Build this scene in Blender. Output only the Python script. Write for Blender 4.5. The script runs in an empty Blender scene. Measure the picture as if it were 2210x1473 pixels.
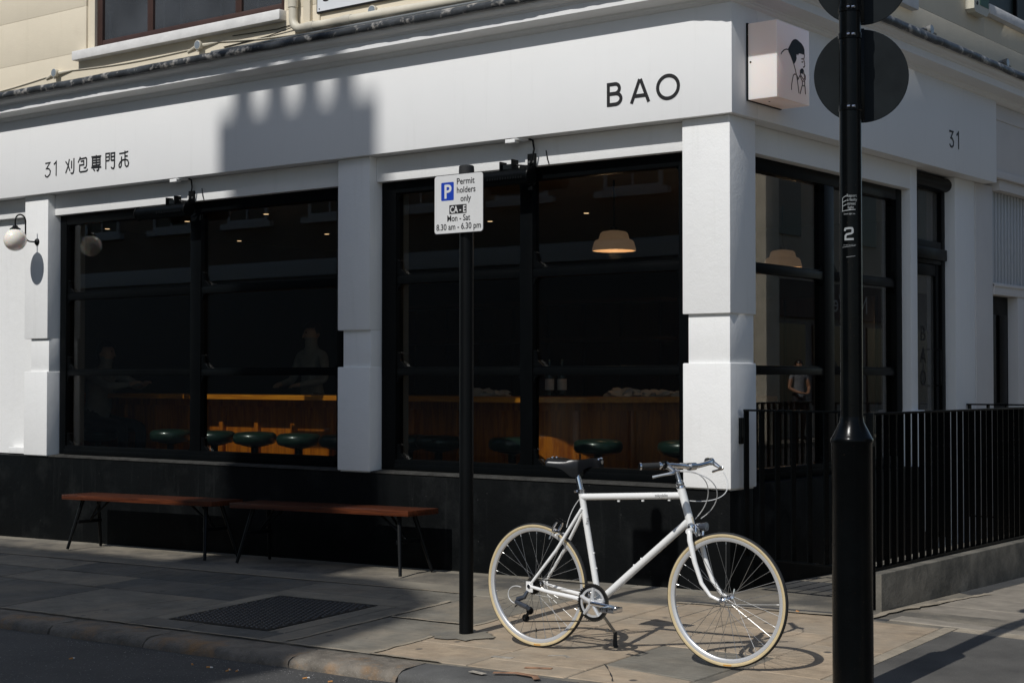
import bpy, bmesh, math, random
from mathutils import Vector, Matrix
random.seed(7)
rad = math.radians
scene = bpy.context.scene
col = scene.collection

# ------------------------------------------------------------------ camera, sky, sun, exposure
cam_data = bpy.data.cameras.new('camera')
cam = bpy.data.objects.new('camera', cam_data)
col.objects.link(cam)
cam.location = (0.0, 0.0, 1.36)
cam.rotation_euler = (rad(90 + 1.3426), 0.0, rad(37.7356))
cam_data.sensor_fit = 'HORIZONTAL'
cam_data.sensor_width = 36.0
cam_data.lens = 36.0 * 3392.0 / 2210.0
cam_data.clip_start = 0.05
cam_data.clip_end = 500.0
scene.camera = cam

SUN_EL, SUN_AZ = rad(46.7), rad(0.15)
world = bpy.data.worlds.new('World')
scene.world = world
world.use_nodes = True
wn = world.node_tree
for n in list(wn.nodes):
    wn.nodes.remove(n)
w_out = wn.nodes.new('ShaderNodeOutputWorld')
w_bg = wn.nodes.new('ShaderNodeBackground')
w_sky = wn.nodes.new('ShaderNodeTexSky')
w_sky.sky_type = 'NISHITA'
w_sky.sun_disc = False
w_sky.sun_elevation = SUN_EL
w_sky.sun_rotation = rad(180) + SUN_AZ
w_sky.air_density = 1.0
w_sky.dust_density = 0.8
w_bg.inputs['Strength'].default_value = 0.092
wn.links.new(w_sky.outputs[0], w_bg.inputs[0])
wn.links.new(w_bg.outputs[0], w_out.inputs[0])

sun_data = bpy.data.lights.new('sun', 'SUN')
sun_data.energy = 3.7
sun_data.angle = rad(0.53)
sun_data.color = (1.0, 0.978, 0.945)
sun = bpy.data.objects.new('sun', sun_data)
col.objects.link(sun)
sd = Vector((math.sin(SUN_AZ) * math.cos(SUN_EL), math.cos(SUN_AZ) * math.cos(SUN_EL), -math.sin(SUN_EL)))
sun.rotation_euler = sd.to_track_quat('-Z', 'Y').to_euler()
sun.location = (0, -20, 30)

scene.view_settings.view_transform = 'Standard'
scene.view_settings.look = 'None'
scene.view_settings.exposure = -0.12
scene.view_settings.gamma = 1.0
scene.view_settings.use_curve_mapping = False
scene.render.engine = 'CYCLES'
scene.cycles.use_denoising = True
scene.cycles.max_bounces = 8
scene.cycles.transparent_max_bounces = 24
scene.cycles.sample_clamp_indirect = 6.0

# ------------------------------------------------------------------ helpers
WL = {}                                    # world position of every empty that parents world-built parts


def tag(o, label=None, cat=None, group=None, kind=None):
    if label: o['label'] = label
    if cat: o['category'] = cat
    if group: o['group'] = group
    if kind: o['kind'] = kind
    return o


def empty(name, loc=(0, 0, 0), rot=(0, 0, 0), parent=None):
    o = bpy.data.objects.new(name, None)
    o.empty_display_size = 0.1
    o.location = loc
    o.rotation_euler = rot
    col.objects.link(o)
    WL[o.name] = Vector(loc)
    if parent:
        o.parent = parent
    return o


def thing(name, label, cat, loc=(0, 0, 0), rot=(0, 0, 0), group=None):
    return tag(empty(name, loc, rot), label, cat, group)


def copy_tree(o, parent=None):
    c = o.copy()
    col.objects.link(c)
    if parent:
        c.parent = parent
    for ch in list(o.children):
        copy_tree(ch, c)
    return c


class MB:
    """collects shapes, then links them as ONE mesh object"""

    def __init__(self):
        self.v, self.f, self.m = [], [], []
        self.mi = 0

    def add(self, vs, fs):
        b = len(self.v)
        self.v.extend([tuple(p) for p in vs])
        for f in fs:
            self.f.append(tuple(i + b for i in f))
            self.m.append(self.mi)
        return self

    def box(self, x0, x1, y0, y1, z0, z1, bev=0.0, M=None):
        x0, x1 = min(x0, x1), max(x0, x1)
        y0, y1 = min(y0, y1), max(y0, y1)
        z0, z1 = min(z0, z1), max(z0, z1)
        if bev > 0:
            bm = bmesh.new()
            bmesh.ops.create_cube(bm, size=1.0)
            for p in bm.verts:
                p.co = Vector(((x0 + x1) / 2 + p.co.x * (x1 - x0), (y0 + y1) / 2 + p.co.y * (y1 - y0), (z0 + z1) / 2 + p.co.z * (z1 - z0)))
            bmesh.ops.bevel(bm, geom=bm.edges[:], offset=bev, segments=2, profile=0.6, affect='EDGES')
            bm.verts.index_update()
            vs = [p.co.copy() for p in bm.verts]
            fs = [[p.index for p in f.verts] for f in bm.faces]
            bm.free()
        else:
            vs = [Vector(p) for p in ((x0, y0, z0), (x1, y0, z0), (x1, y1, z0), (x0, y1, z0), (x0, y0, z1), (x1, y0, z1), (x1, y1, z1), (x0, y1, z1))]
            fs = [(0, 3, 2, 1), (4, 5, 6, 7), (0, 1, 5, 4), (1, 2, 6, 5), (2, 3, 7, 6), (3, 0, 4, 7)]
        if M is not None:
            vs = [M @ p for p in vs]
        return self.add(vs, fs)

    def tube(self, pts, r, n=10, closed=False, caps=True):
        pts = [Vector(p) for p in pts]
        k = len(pts)
        rs = r if isinstance(r, (list, tuple)) else [r] * k
        prev = None
        rings = []
        for i in range(k):
            if closed:
                t = (pts[(i + 1) % k] - pts[i - 1]).normalized()
            else:
                t = (pts[min(i + 1, k - 1)] - pts[max(i - 1, 0)]).normalized()
            if prev is None:
                a = Vector((0, 0, 1)) if abs(t.z) < 0.9 else Vector((1, 0, 0))
                u = t.cross(a).normalized()
            else:
                u = (prev - t * prev.dot(t))
                u = u.normalized() if u.length > 1e-6 else t.orthogonal().normalized()
            prev = u
            w = t.cross(u)
            rings.append([pts[i] + (u * math.cos(2 * math.pi * j / n) + w * math.sin(2 * math.pi * j / n)) * rs[i] for j in range(n)])
        vs = [p for ring in rings for p in ring]
        fs = []
        for i in range(k if closed else k - 1):
            a, b = i * n, ((i + 1) % k) * n
            for j in range(n):
                fs.append((a + j, a + (j + 1) % n, b + (j + 1) % n, b + j))
        if caps and not closed:
            fs.append(tuple(range(n))[::-1])
            fs.append(tuple((k - 1) * n + j for j in range(n)))
        return self.add(vs, fs)

    def lathe(self, prof, c=(0, 0, 0), axis='Z', n=24, closed=False, M=None):
        """prof: (radius, height) pairs, revolved about an axis through c"""
        c = Vector(c)
        k = len(prof)
        vs = []
        for (r, h) in prof:
            r = max(r, 1e-5)
            for j in range(n):
                a = 2 * math.pi * j / n
                if axis == 'Z':
                    p = Vector((r * math.cos(a), r * math.sin(a), h))
                elif axis == 'Y':
                    p = Vector((r * math.cos(a), h, r * math.sin(a)))
                else:
                    p = Vector((h, r * math.cos(a), r * math.sin(a)))
                p = c + p
                vs.append(M @ p if M is not None else p)
        fs = []
        for i in range(k if closed else k - 1):
            a, b = i * n, ((i + 1) % k) * n
            for j in range(n):
                fs.append((a + j, a + (j + 1) % n, b + (j + 1) % n, b + j))
        return self.add(vs, fs)

    def prism(self, poly, d0, d1, f3):
        """poly: 2-D outline; f3(a, b, d) gives the point; extruded from d0 to d1"""
        n = len(poly)
        vs = [f3(a, b, d0) for a, b in poly] + [f3(a, b, d1) for a, b in poly]
        fs = [tuple(range(n))[::-1], tuple(range(n, 2 * n))]
        for i in range(n):
            j = (i + 1) % n
            fs.append((i, j, n + j, n + i))
        return self.add(vs, fs)

    def stroke(self, pts, w, d0, d1, f3, closed=False):
        """a flat pen stroke of width w along a 2-D polyline, given thickness d0..d1"""
        p = [Vector(q) for q in pts]
        p = [q for i, q in enumerate(p) if i == 0 or (q - p[i - 1]).length > 1e-5]
        k = len(p)
        L, Rr = [], []
        for i in range(k):
            if closed:
                a, b = p[i] - p[i - 1], p[(i + 1) % k] - p[i]
            else:
                a = p[i] - p[i - 1] if i else p[1] - p[0]
                b = p[i + 1] - p[i] if i < k - 1 else p[-1] - p[-2]
            a, b = a.normalized(), b.normalized()
            t = (a + b)
            t = t.normalized() if t.length > 1e-4 else a
            nrm = Vector((-t.y, t.x))
            s = max(0.45, abs(nrm.dot(Vector((-a.y, a.x)))))
            L.append(p[i] + nrm * (w / 2 / s))
            Rr.append(p[i] - nrm * (w / 2 / s))
        vs, fs = [], []
        for d in (d0, d1):
            vs += [f3(q.x, q.y, d) for q in L] + [f3(q.x, q.y, d) for q in Rr]
        for i in range(k if closed else k - 1):
            j = (i + 1) % k
            fs += [(i, j, k + j, k + i), (2 * k + i, 3 * k + i, 3 * k + j, 2 * k + j), (i, 2 * k + i, 2 * k + j, j), (k + i, k + j, 3 * k + j, 3 * k + i)]
        if not closed:
            fs += [(0, k, 3 * k, 2 * k), (k - 1, 3 * k - 1, 4 * k - 1, 2 * k - 1)]
        return self.add(vs, fs)

    def each(self, name, mats, parent=None, **kw):
        """one object per loose piece"""
        n = len(self.v)
        par = list(range(n))

        def find(i):
            while par[i] != i:
                par[i] = par[par[i]]
                i = par[i]
            return i
        for f in self.f:
            a = find(f[0])
            for i in f[1:]:
                par[find(i)] = a
        groups = {}
        for f in self.f:
            groups.setdefault(find(f[0]), []).append(f)
        out = []
        for fs in groups.values():
            ids = sorted({i for f in fs for i in f})
            mp_ = {i: k for k, i in enumerate(ids)}
            q = MB()
            q.add([self.v[i] for i in ids], [[mp_[i] for i in f] for f in fs])
            out.append(q.build(name, mats, parent, **kw))
        return out

    def build(self, name, mats, parent=None, local=False, smooth=35, kind=None):
        off = Vector((0, 0, 0))
        if parent is not None and not local:
            q = parent
            while q is not None:
                off += WL.get(q.name, Vector((0, 0, 0)))
                q = q.parent
        me = bpy.data.meshes.new(name)
        me.from_pydata([tuple(Vector(p) - off) for p in self.v], [], self.f)
        bm = bmesh.new()
        bm.from_mesh(me)
        bmesh.ops.recalc_face_normals(bm, faces=bm.faces[:])
        bm.to_mesh(me)
        bm.free()
        if not isinstance(mats, (list, tuple)):
            mats = [mats]
        for mm in mats:
            me.materials.append(mm)
        if len(mats) > 1:
            me.polygons.foreach_set('material_index', self.m)
        if smooth:
            me.polygons.foreach_set('use_smooth', [True] * len(me.polygons))
            me.set_sharp_from_angle(angle=rad(smooth))
        me.update()
        o = bpy.data.objects.new(name, me)
        col.objects.link(o)
        if parent is not None:
            o.parent = parent
        if kind:
            o['kind'] = kind
        return o


def share(o, name, parent, loc=(0, 0, 0), rot=(0, 0, 0), scale=(1, 1, 1)):
    """another object with the same mesh data"""
    c = bpy.data.objects.new(name, o.data)
    col.objects.link(c)
    c.parent = parent
    c.location, c.rotation_euler, c.scale = loc, rot, scale
    return c


# ------------------------------------------------------------------ materials
def mat(name, base, rough=0.5, metal=0.0, var=0.0, vscale=3.0, var2=None, spots=None, bump=0.0, bscale=60.0, bump2=0.0, b2scale=6.0,
        coat=0.0, spec=0.5, rnd=0.0, stretch=(1, 1, 1), rvar=0.0, emit=None, estr=0.0, streak=0.0, drip=None):
    m = bpy.data.materials.new(name)
    m.use_nodes = True
    nt = m.node_tree
    N, Lk = nt.nodes, nt.links
    b = N['Principled BSDF']
    b.inputs['Roughness'].default_value = rough
    b.inputs['Metallic'].default_value = metal
    b.inputs['Specular IOR Level'].default_value = spec
    if coat:
        b.inputs['Coat Weight'].default_value = coat
        b.inputs['Coat Roughness'].default_value = 0.08
    if emit:
        b.inputs['Emission Color'].default_value = (*emit, 1)
        b.inputs['Emission Strength'].default_value = estr
    tc = N.new('ShaderNodeTexCoord')
    mp = N.new('ShaderNodeMapping')
    mp.inputs['Scale'].default_value = stretch
    Lk.new(tc.outputs['Object'], mp.inputs['Vector'])
    vec = mp.outputs['Vector']
    if rnd:
        oi = N.new('ShaderNodeObjectInfo')
        vm = N.new('ShaderNodeVectorMath')
        vm.operation = 'MULTIPLY_ADD'
        vm.inputs[1].default_value = (37, 17, 53)
        Lk.new(oi.outputs['Random'], vm.inputs[0])
        Lk.new(vec, vm.inputs[2])
        vec = vm.outputs[0]
    rgb = N.new('ShaderNodeRGB')
    rgb.outputs[0].default_value = (*base, 1)
    cur = rgb.outputs[0]

    def mix(fac, a, bcol, mode='MIX'):
        x = N.new('ShaderNodeMix')
        x.data_type = 'RGBA'
        x.blend_type = mode
        if isinstance(fac, float):
            x.inputs[0].default_value = fac
        else:
            Lk.new(fac, x.inputs[0])
        Lk.new(a, x.inputs[6])
        if isinstance(bcol, tuple):
            x.inputs[7].default_value = (*bcol, 1)
        else:
            Lk.new(bcol, x.inputs[7])
        return x.outputs[2]

    def noise(sc, det=5.0, ro=0.6, v=None):
        x = N.new('ShaderNodeTexNoise')
        x.inputs['Scale'].default_value = sc
        x.inputs['Detail'].default_value = det
        x.inputs['Roughness'].default_value = ro
        Lk.new(v or vec, x.inputs['Vector'])
        return x.outputs['Fac']

    def ramp(src, p0, p1, c0=(0, 0, 0), c1=(1, 1, 1)):
        x = N.new('ShaderNodeValToRGB')
        x.color_ramp.elements[0].position = p0
        x.color_ramp.elements[1].position = p1
        x.color_ramp.elements[0].color = (*c0, 1)
        x.color_ramp.elements[1].color = (*c1, 1)
        Lk.new(src, x.inputs[0])
        return x.outputs[0]

    if rnd:
        rr = ramp(oi.outputs['Random'], 0.0, 1.0, (1 - rnd,) * 3, (1 + rnd * 0.6,) * 3)
        cur = mix(1.0, cur, rr, 'MULTIPLY')
    if var:
        nn = noise(vscale)
        vr = ramp(nn, 0.3, 0.72, (1 - var,) * 3, (1 + var * 0.5,) * 3)
        cur = mix(1.0, cur, vr, 'MULTIPLY')
    if streak:                                   # riven bedding lines along the stone
        ms = N.new('ShaderNodeMapping')
        ms.inputs['Scale'].default_value = (1.0, 7.0, 1.0)
        Lk.new(vec, ms.inputs['Vector'])
        cur = mix(1.0, cur, ramp(noise(7.0, 6, 0.7, ms.outputs[0]), 0.35, 0.65, (1 - streak,) * 3, (1.05,) * 3), 'MULTIPLY')
    if drip:                                     # rain streaks and runs down the face
        amt, dcol = drip
        md = N.new('ShaderNodeMapping')
        md.inputs['Scale'].default_value = (9.0, 9.0, 0.55)
        Lk.new(vec, md.inputs['Vector'])
        dn = ramp(noise(1.6, 6, 0.7, md.outputs[0]), 0.56, 0.80)
        dm = N.new('ShaderNodeMath')
        dm.operation = 'MULTIPLY'
        dm.inputs[1].default_value = amt
        Lk.new(dn, dm.inputs[0])
        cur = mix(dm.outputs[0], cur, dcol)
    if var2:
        c2, sc2, p0, p1 = var2
        cur = mix(ramp(noise(sc2, 6, 0.65), p0, p1), cur, c2)
    if spots:
        c2, sc2, p0, p1 = spots
        vo = N.new('ShaderNodeTexVoronoi')
        vo.inputs['Scale'].default_value = sc2
        Lk.new(vec, vo.inputs['Vector'])
        wh = N.new('ShaderNodeTexWhiteNoise')
        Lk.new(vo.outputs['Position'], wh.inputs['Vector'])
        mm_ = N.new('ShaderNodeMath')
        mm_.operation = 'MULTIPLY'
        Lk.new(ramp(wh.outputs['Value'], p0, p1), mm_.inputs[0])
        Lk.new(ramp(vo.outputs['Distance'], 0.22, 0.40, (1, 1, 1), (0, 0, 0)), mm_.inputs[1])
        cur = mix(mm_.outputs[0], cur, c2)
    Lk.new(cur, b.inputs['Base Color'])
    if rvar:
        x = N.new('ShaderNodeMapRange')
        x.inputs['To Min'].default_value = max(0.03, rough - rvar)
        x.inputs['To Max'].default_value = min(1, rough + rvar)
        Lk.new(noise(vscale * 2.3), x.inputs['Value'])
        Lk.new(x.outputs[0], b.inputs['Roughness'])
    nrm = None
    for st, sc in ((bump, bscale), (bump2, b2scale)):
        if st:
            bp = N.new('ShaderNodeBump')
            bp.inputs['Strength'].default_value = 1.0
            bp.inputs['Distance'].default_value = st
            Lk.new(noise(sc, 4, 0.6), bp.inputs['Height'])
            if nrm is not None:
                Lk.new(nrm, bp.inputs['Normal'])
            nrm = bp.outputs['Normal']
    if nrm is not None:
        Lk.new(nrm, b.inputs['Normal'])
    return m


def wood(name, base, dark, scale=(1.2, 14, 14), rough=0.3, coat=0.5, wscale=3.0):
    m = mat(name, base, rough, coat=coat, stretch=scale)
    nt = m.node_tree
    N, Lk = nt.nodes, nt.links
    b = N['Principled BSDF']
    src = [n for n in N if n.bl_idname == 'ShaderNodeMapping'][0].outputs[0]
    w = N.new('ShaderNodeTexNoise')
    w.inputs['Scale'].default_value = wscale
    w.inputs['Detail'].default_value = 6
    w.inputs['Distortion'].default_value = 1.2
    Lk.new(src, w.inputs['Vector'])
    r = N.new('ShaderNodeValToRGB')
    r.color_ramp.elements[0].color = (*dark, 1)
    r.color_ramp.elements[0].position = 0.35
    r.color_ramp.elements[1].color = (*base, 1)
    r.color_ramp.elements[1].position = 0.62
    Lk.new(w.outputs['Fac'], r.inputs[0])
    Lk.new(r.outputs[0], b.inputs['Base Color'])
    return m


def glass(name, tint=(0.86, 0.88, 0.86), ior=1.45, dust_refl=0.0, dust_refl_col=(0.3, 0.3, 0.3)):
    m = bpy.data.materials.new(name)
    m.use_nodes = True
    nt = m.node_tree
    N, Lk = nt.nodes, nt.links
    N.remove(N['Principled BSDF'])
    out = N['Material Output']
    tr = N.new('ShaderNodeBsdfTransparent')
    tr.inputs[0].default_value = (*tint, 1)
    gl = N.new('ShaderNodeBsdfGlossy')
    gl.inputs['Roughness'].default_value = 0.0
    gl.inputs[0].default_value = (1, 1, 1, 1)
    fr = N.new('ShaderNodeFresnel')
    ge = N.new('ShaderNodeNewGeometry')            # the same reflectance from either side of the sheet
    mr0 = N.new('ShaderNodeMapRange')
    mr0.inputs['To Min'].default_value = ior
    mr0.inputs['To Max'].default_value = 1.0 / ior
    Lk.new(ge.outputs['Backfacing'], mr0.inputs['Value'])
    Lk.new(mr0.outputs[0], fr.inputs['IOR'])
    mx = N.new('ShaderNodeMixShader')
    Lk.new(fr.outputs[0], mx.inputs[0])
    Lk.new(tr.outputs[0], mx.inputs[1])
    Lk.new(gl.outputs[0], mx.inputs[2])
    res = mx.outputs[0]
    if dust_refl:
        df = N.new('ShaderNodeBsdfDiffuse')
        df.inputs[0].default_value = (*dust_refl_col, 1)
        nz = N.new('ShaderNodeTexNoise')
        nz.inputs['Scale'].default_value = 2.5
        tc = N.new('ShaderNodeTexCoord')
        Lk.new(tc.outputs['Object'], nz.inputs['Vector'])
        mr = N.new('ShaderNodeMapRange')
        mr.inputs['To Min'].default_value = dust_refl * 0.5
        mr.inputs['To Max'].default_value = dust_refl * 1.5
        Lk.new(nz.outputs['Fac'], mr.inputs['Value'])
        m2 = N.new('ShaderNodeMixShader')
        Lk.new(mr.outputs[0], m2.inputs[0])
        Lk.new(res, m2.inputs[1])
        Lk.new(df.outputs[0], m2.inputs[2])
        res = m2.outputs[0]
    Lk.new(res, out.inputs['Surface'])
    return m


WHITE = mat('white_masonry_paint', (0.79, 0.79, 0.775), 0.75, var=0.035, vscale=1.3, var2=((0.70, 0.70, 0.68), 2.2, 0.62, 0.85), bump=0.0012, bscale=90, bump2=0.0025, b2scale=11, spec=0.25, drip=(0.35, (0.60, 0.60, 0.57)))
FASC = mat('white_fascia_paint', (0.79, 0.79, 0.78), 0.7, var=0.03, vscale=1.0, var2=((0.69, 0.69, 0.68), 3.5, 0.66, 0.9), bump=0.0003, bscale=70, bump2=0.0015, b2scale=3, spec=0.25, drip=(0.30, (0.60, 0.60, 0.575)))
PLINTH = mat('black_masonry_paint', (0.0022, 0.0029, 0.0032), 0.6, var=0.4, vscale=2.5, var2=((0.011, 0.012, 0.012), 3.5, 0.52, 0.8), spots=((0.06, 0.06, 0.057), 110, 0.9992, 1.0), bump=0.0012, bscale=80, bump2=0.002, b2scale=14, spec=0.10, drip=(0.8, (0.014, 0.015, 0.015)))
FRAME = mat('black_frame_paint', (0.0022, 0.0028, 0.0032), 0.36, var=0.2, vscale=4, spec=0.09, rvar=0.1)
SILLD = mat('dusty_sill_edge', (0.045, 0.044, 0.040), 0.8, var=0.5, vscale=12, bump=0.002, bscale=70, spec=0.2)
IRON = mat('black_gloss_iron', (0.0020, 0.0026, 0.0030), 0.24, var=0.3, vscale=9, spots=((0.12, 0.08, 0.05), 330, 0.9988, 1.0), bump=0.0005, bscale=45, spec=0.13, rvar=0.1)
POSTM = mat('black_post_paint', (0.0028, 0.0034, 0.0038), 0.42, var=0.4, vscale=6, stretch=(1, 1, 0.4), bump=0.0005, bscale=60, spec=0.14, rvar=0.12)
GLASS = glass('window_glass', (0.80, 0.82, 0.80))
GLASS2 = glass('dusty_window_glass', (0.35, 0.36, 0.37), dust_refl=0.34, dust_refl_col=(0.15, 0.165, 0.185))
GLASSD = glass('door_glass', (0.6, 0.6, 0.58), dust_refl=0.30, dust_refl_col=(0.20, 0.195, 0.18))  # pale diffuse layer painted in for the street reflected in the door
CREAM = mat('cream_render', (0.72, 0.645, 0.505), 0.85, var=0.05, vscale=1.6, var2=((0.64, 0.56, 0.43), 3.0, 0.62, 0.85), bump=0.001, bscale=70, bump2=0.002, b2scale=9, spec=0.2, drip=(0.3, (0.56, 0.49, 0.37)))
CREAMPIPE = mat('cream_pipe_paint', (0.62, 0.575, 0.47), 0.5, var=0.1, vscale=5)
LEAD = mat('weathered_lead', (0.045, 0.049, 0.053), 0.42, var=0.6, vscale=7, var2=((0.36, 0.34, 0.31), 9, 0.53, 0.64), bump=0.004, bscale=26, spec=0.5)
STONESILL = mat('white_sill_paint', (0.72, 0.71, 0.69), 0.8, var=0.12, vscale=9, bump=0.003, bscale=24)
BROWN = mat('brown_frame_paint', (0.055, 0.028, 0.022), 0.5, var=0.25, vscale=6)
DARKRED = mat('oxide_red_paint', (0.14, 0.03, 0.022), 0.6)
BLACKP = mat('black_letter_paint', (0.008, 0.008, 0.009), 0.6)
PLATEW = mat('enamel_sign_white', (0.62, 0.62, 0.61), 0.45, var=0.04, vscale=5)
ENAMEL = mat('street_sign_enamel', (0.72, 0.74, 0.76), 0.35, var=0.05, vscale=4)
BLUE = mat('sign_blue', (0.008, 0.045, 0.36), 0.45)
GREYBACK = mat('sign_back_grey', (0.0105, 0.0135, 0.0152), 0.6, var=0.35, vscale=5, rvar=0.1, spec=0.12, spots=((0.12, 0.12, 0.12), 60, 0.997, 1.0))
STEEL = mat('dull_steel', (0.42, 0.42, 0.41), 0.35, metal=0.9, var=0.2, vscale=20)
CHROME = mat('polished_alloy', (0.80, 0.80, 0.81), 0.10, metal=1.0)
ALLOY = mat('brushed_alloy', (0.62, 0.63, 0.64), 0.28, metal=1.0)
RIMM = mat('silver_rim_alloy', (0.66, 0.665, 0.67), 0.3, metal=0.45)
BIKEW = mat('white_bike_enamel', (0.78, 0.775, 0.755), 0.25, coat=0.6, var=0.02, vscale=8)
TAN = mat('tan_tyre_wall', (0.56, 0.45, 0.26), 0.65, var=0.12, vscale=14)
RUBBER = mat('black_rubber', (0.014, 0.015, 0.016), 0.75, bump=0.0006, bscale=300)
LEATHER = mat('black_saddle_leather', (0.0035, 0.004, 0.005), 0.30, spec=0.3, bump=0.0003, bscale=150)
GREYPL = mat('grey_derailleur_alloy', (0.085, 0.095, 0.115), 0.3, metal=0.6)
DARKST = mat('dark_chain_steel', (0.10, 0.095, 0.085), 0.35, metal=0.8)
LABELO = mat('tyre_label_orange', (0.55, 0.27, 0.05), 0.6)
BENCHW = wood('varnished_red_wood', (0.098, 0.026, 0.0085), (0.042, 0.011, 0.0045), (1.0, 16, 16), 0.34, 0.25)
COUNTW = wood('orange_pine_counter', (0.47, 0.140, 0.009), (0.26, 0.060, 0.005), (9, 9, 0.8), 0.32, 0.35, 2.4)
COUNTD = wood('orange_pine_edge', (0.70, 0.255, 0.020), (0.50, 0.16, 0.012), (0.8, 9, 9), 0.3, 0.4, 3)
GREENL = mat('dark_green_leather', (0.010, 0.026, 0.020), 0.32, coat=0.25, var=0.2, vscale=9, bump=0.0008, bscale=90)
BLACKM = mat('black_metal', (0.004, 0.0045, 0.005), 0.4, spec=0.18)
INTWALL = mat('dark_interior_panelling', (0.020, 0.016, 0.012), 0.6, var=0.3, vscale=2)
INTCEIL = mat('tan_interior_ceiling', (0.34, 0.255, 0.165), 0.8, var=0.1, vscale=1)
INTFLOOR = mat('dark_interior_floor', (0.018, 0.016, 0.014), 0.45, var=0.3, vscale=3)
BEIGE = mat('beige_reveal_paint', (0.13, 0.105, 0.08), 0.7)
SHADE = mat('warm_opal_shade', (0.55, 0.42, 0.30), 0.5, emit=(1.0, 0.60, 0.36), estr=0.11)
SPOT = mat('lit_downlight', (0.9, 0.7, 0.5), 0.5, emit=(1.0, 0.66, 0.36), estr=2.6)
OPAL = mat('opal_globe', (0.88, 0.82, 0.74), 0.2, coat=0.3)
OPAL.node_tree.nodes['Principled BSDF'].inputs['Subsurface Weight'].default_value = 0.5
OPAL.node_tree.nodes['Principled BSDF'].inputs['Subsurface Radius'].default_value = (0.07, 0.04, 0.022)
OPAL.node_tree.nodes['Principled BSDF'].inputs['Subsurface Scale'].default_value = 1.0
LBOX = mat('opal_lightbox', (0.80, 0.75, 0.72), 0.25, coat=0.2, emit=(1.0, 0.58, 0.40), estr=0.075)
LBOX.node_tree.nodes['Principled BSDF'].inputs['Subsurface Weight'].default_value = 0.35
LBOX.node_tree.nodes['Principled BSDF'].inputs['Subsurface Radius'].default_value = (0.14, 0.07, 0.045)
LBOX.node_tree.nodes['Principled BSDF'].inputs['Subsurface Scale'].default_value = 1.0
CONC = mat('raw_concrete', (0.165, 0.15, 0.122), 0.85, var=0.4, vscale=5, var2=((0.060, 0.057, 0.047), 3.5, 0.45, 0.68), bump=0.002, bscale=60, bump2=0.004, b2scale=10, spots=((0.33, 0.31, 0.27), 140, 0.985, 1.0))
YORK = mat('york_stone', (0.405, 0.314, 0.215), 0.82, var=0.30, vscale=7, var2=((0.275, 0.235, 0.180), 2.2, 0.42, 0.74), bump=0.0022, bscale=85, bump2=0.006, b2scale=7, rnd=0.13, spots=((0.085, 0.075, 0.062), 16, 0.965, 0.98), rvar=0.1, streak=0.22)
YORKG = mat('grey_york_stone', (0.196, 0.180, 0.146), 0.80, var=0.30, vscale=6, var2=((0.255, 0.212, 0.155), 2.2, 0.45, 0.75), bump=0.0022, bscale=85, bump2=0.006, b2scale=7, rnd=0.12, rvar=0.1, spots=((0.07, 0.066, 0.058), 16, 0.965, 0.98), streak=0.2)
YORKSHADE = mat('shade_darkened_flag', (0.100, 0.100, 0.091), 0.78, var=0.38, vscale=5, var2=((0.15, 0.130, 0.100), 1.9, 0.45, 0.75), bump=0.0025, bscale=80, bump2=0.007, b2scale=7, rnd=0.16, rvar=0.1, spots=((0.045, 0.043, 0.04), 15, 0.965, 0.98), streak=0.25)  # grey flag darkened in its colour to deepen the shade on the left run
ASPHP = mat('weathered_tarmac_patch', (0.088, 0.083, 0.074), 0.88, var=0.45, vscale=2.2, spots=((0.17, 0.16, 0.14), 190, 0.84, 1.0), bump=0.004, bscale=120)
PALES = mat('pale_paving', (0.285, 0.25, 0.20), 0.85, var=0.28, vscale=6, streak=0.2, bump=0.0012, bscale=80, rnd=0.12, spots=((0.08, 0.075, 0.07), 14, 0.975, 1.0))
SCREED = mat('wall_strip_screed', (0.225, 0.20, 0.155), 0.88, var=0.3, vscale=2.5, var2=((0.12, 0.115, 0.10), 2.2, 0.5, 0.72), bump=0.003, bscale=60, bump2=0.004, b2scale=8, rnd=0.1)
MORTAR = mat('mortar_bed', (0.20, 0.175, 0.135), 0.9, var=0.45, vscale=3, var2=((0.075, 0.07, 0.06), 2.0, 0.45, 0.62), bump=0.004, bscale=70)
MORTARP = mat('pale_mortar_line', (0.30, 0.255, 0.19), 0.9, var=0.3, vscale=9, bump=0.005, bscale=60)
ASPH = mat('road_asphalt', (0.066, 0.065, 0.063), 0.85, var=0.35, vscale=1.5, spots=((0.26, 0.25, 0.235), 85, 0.80, 1.0), bump=0.005, bscale=110, spec=0.4)
ASPHD = mat('dark_tarmac_infill', (0.050, 0.050, 0.049), 0.85, var=0.35, vscale=3, spots=((0.11, 0.108, 0.105), 170, 0.86, 1.0), bump=0.004, bscale=120)
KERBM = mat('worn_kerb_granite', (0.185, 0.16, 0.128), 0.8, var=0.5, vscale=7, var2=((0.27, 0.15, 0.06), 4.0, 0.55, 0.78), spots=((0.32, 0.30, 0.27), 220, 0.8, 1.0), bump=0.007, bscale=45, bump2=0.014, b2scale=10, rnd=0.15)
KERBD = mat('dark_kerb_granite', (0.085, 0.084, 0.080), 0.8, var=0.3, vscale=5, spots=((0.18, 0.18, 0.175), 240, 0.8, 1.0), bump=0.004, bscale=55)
IRONC = mat('cast_iron_cover', (0.012, 0.012, 0.012), 0.45, metal=0.3, var=0.3, vscale=9, bump=0.001, bscale=90)  # plate darkened in its colour for the shade between the studs
ORANGEP = mat('orange_marking_spray', (0.30, 0.165, 0.095), 0.9, var=0.6, vscale=22)
CHALKM = mat('worn_white_marking', (0.36, 0.325, 0.27), 0.9, var=0.5, vscale=22)
CHALK = mat('faded_white_marking', (0.38, 0.37, 0.35), 0.9)
BUTTO = mat('cigarette_filter', (0.55, 0.25, 0.07), 0.8)
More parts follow.
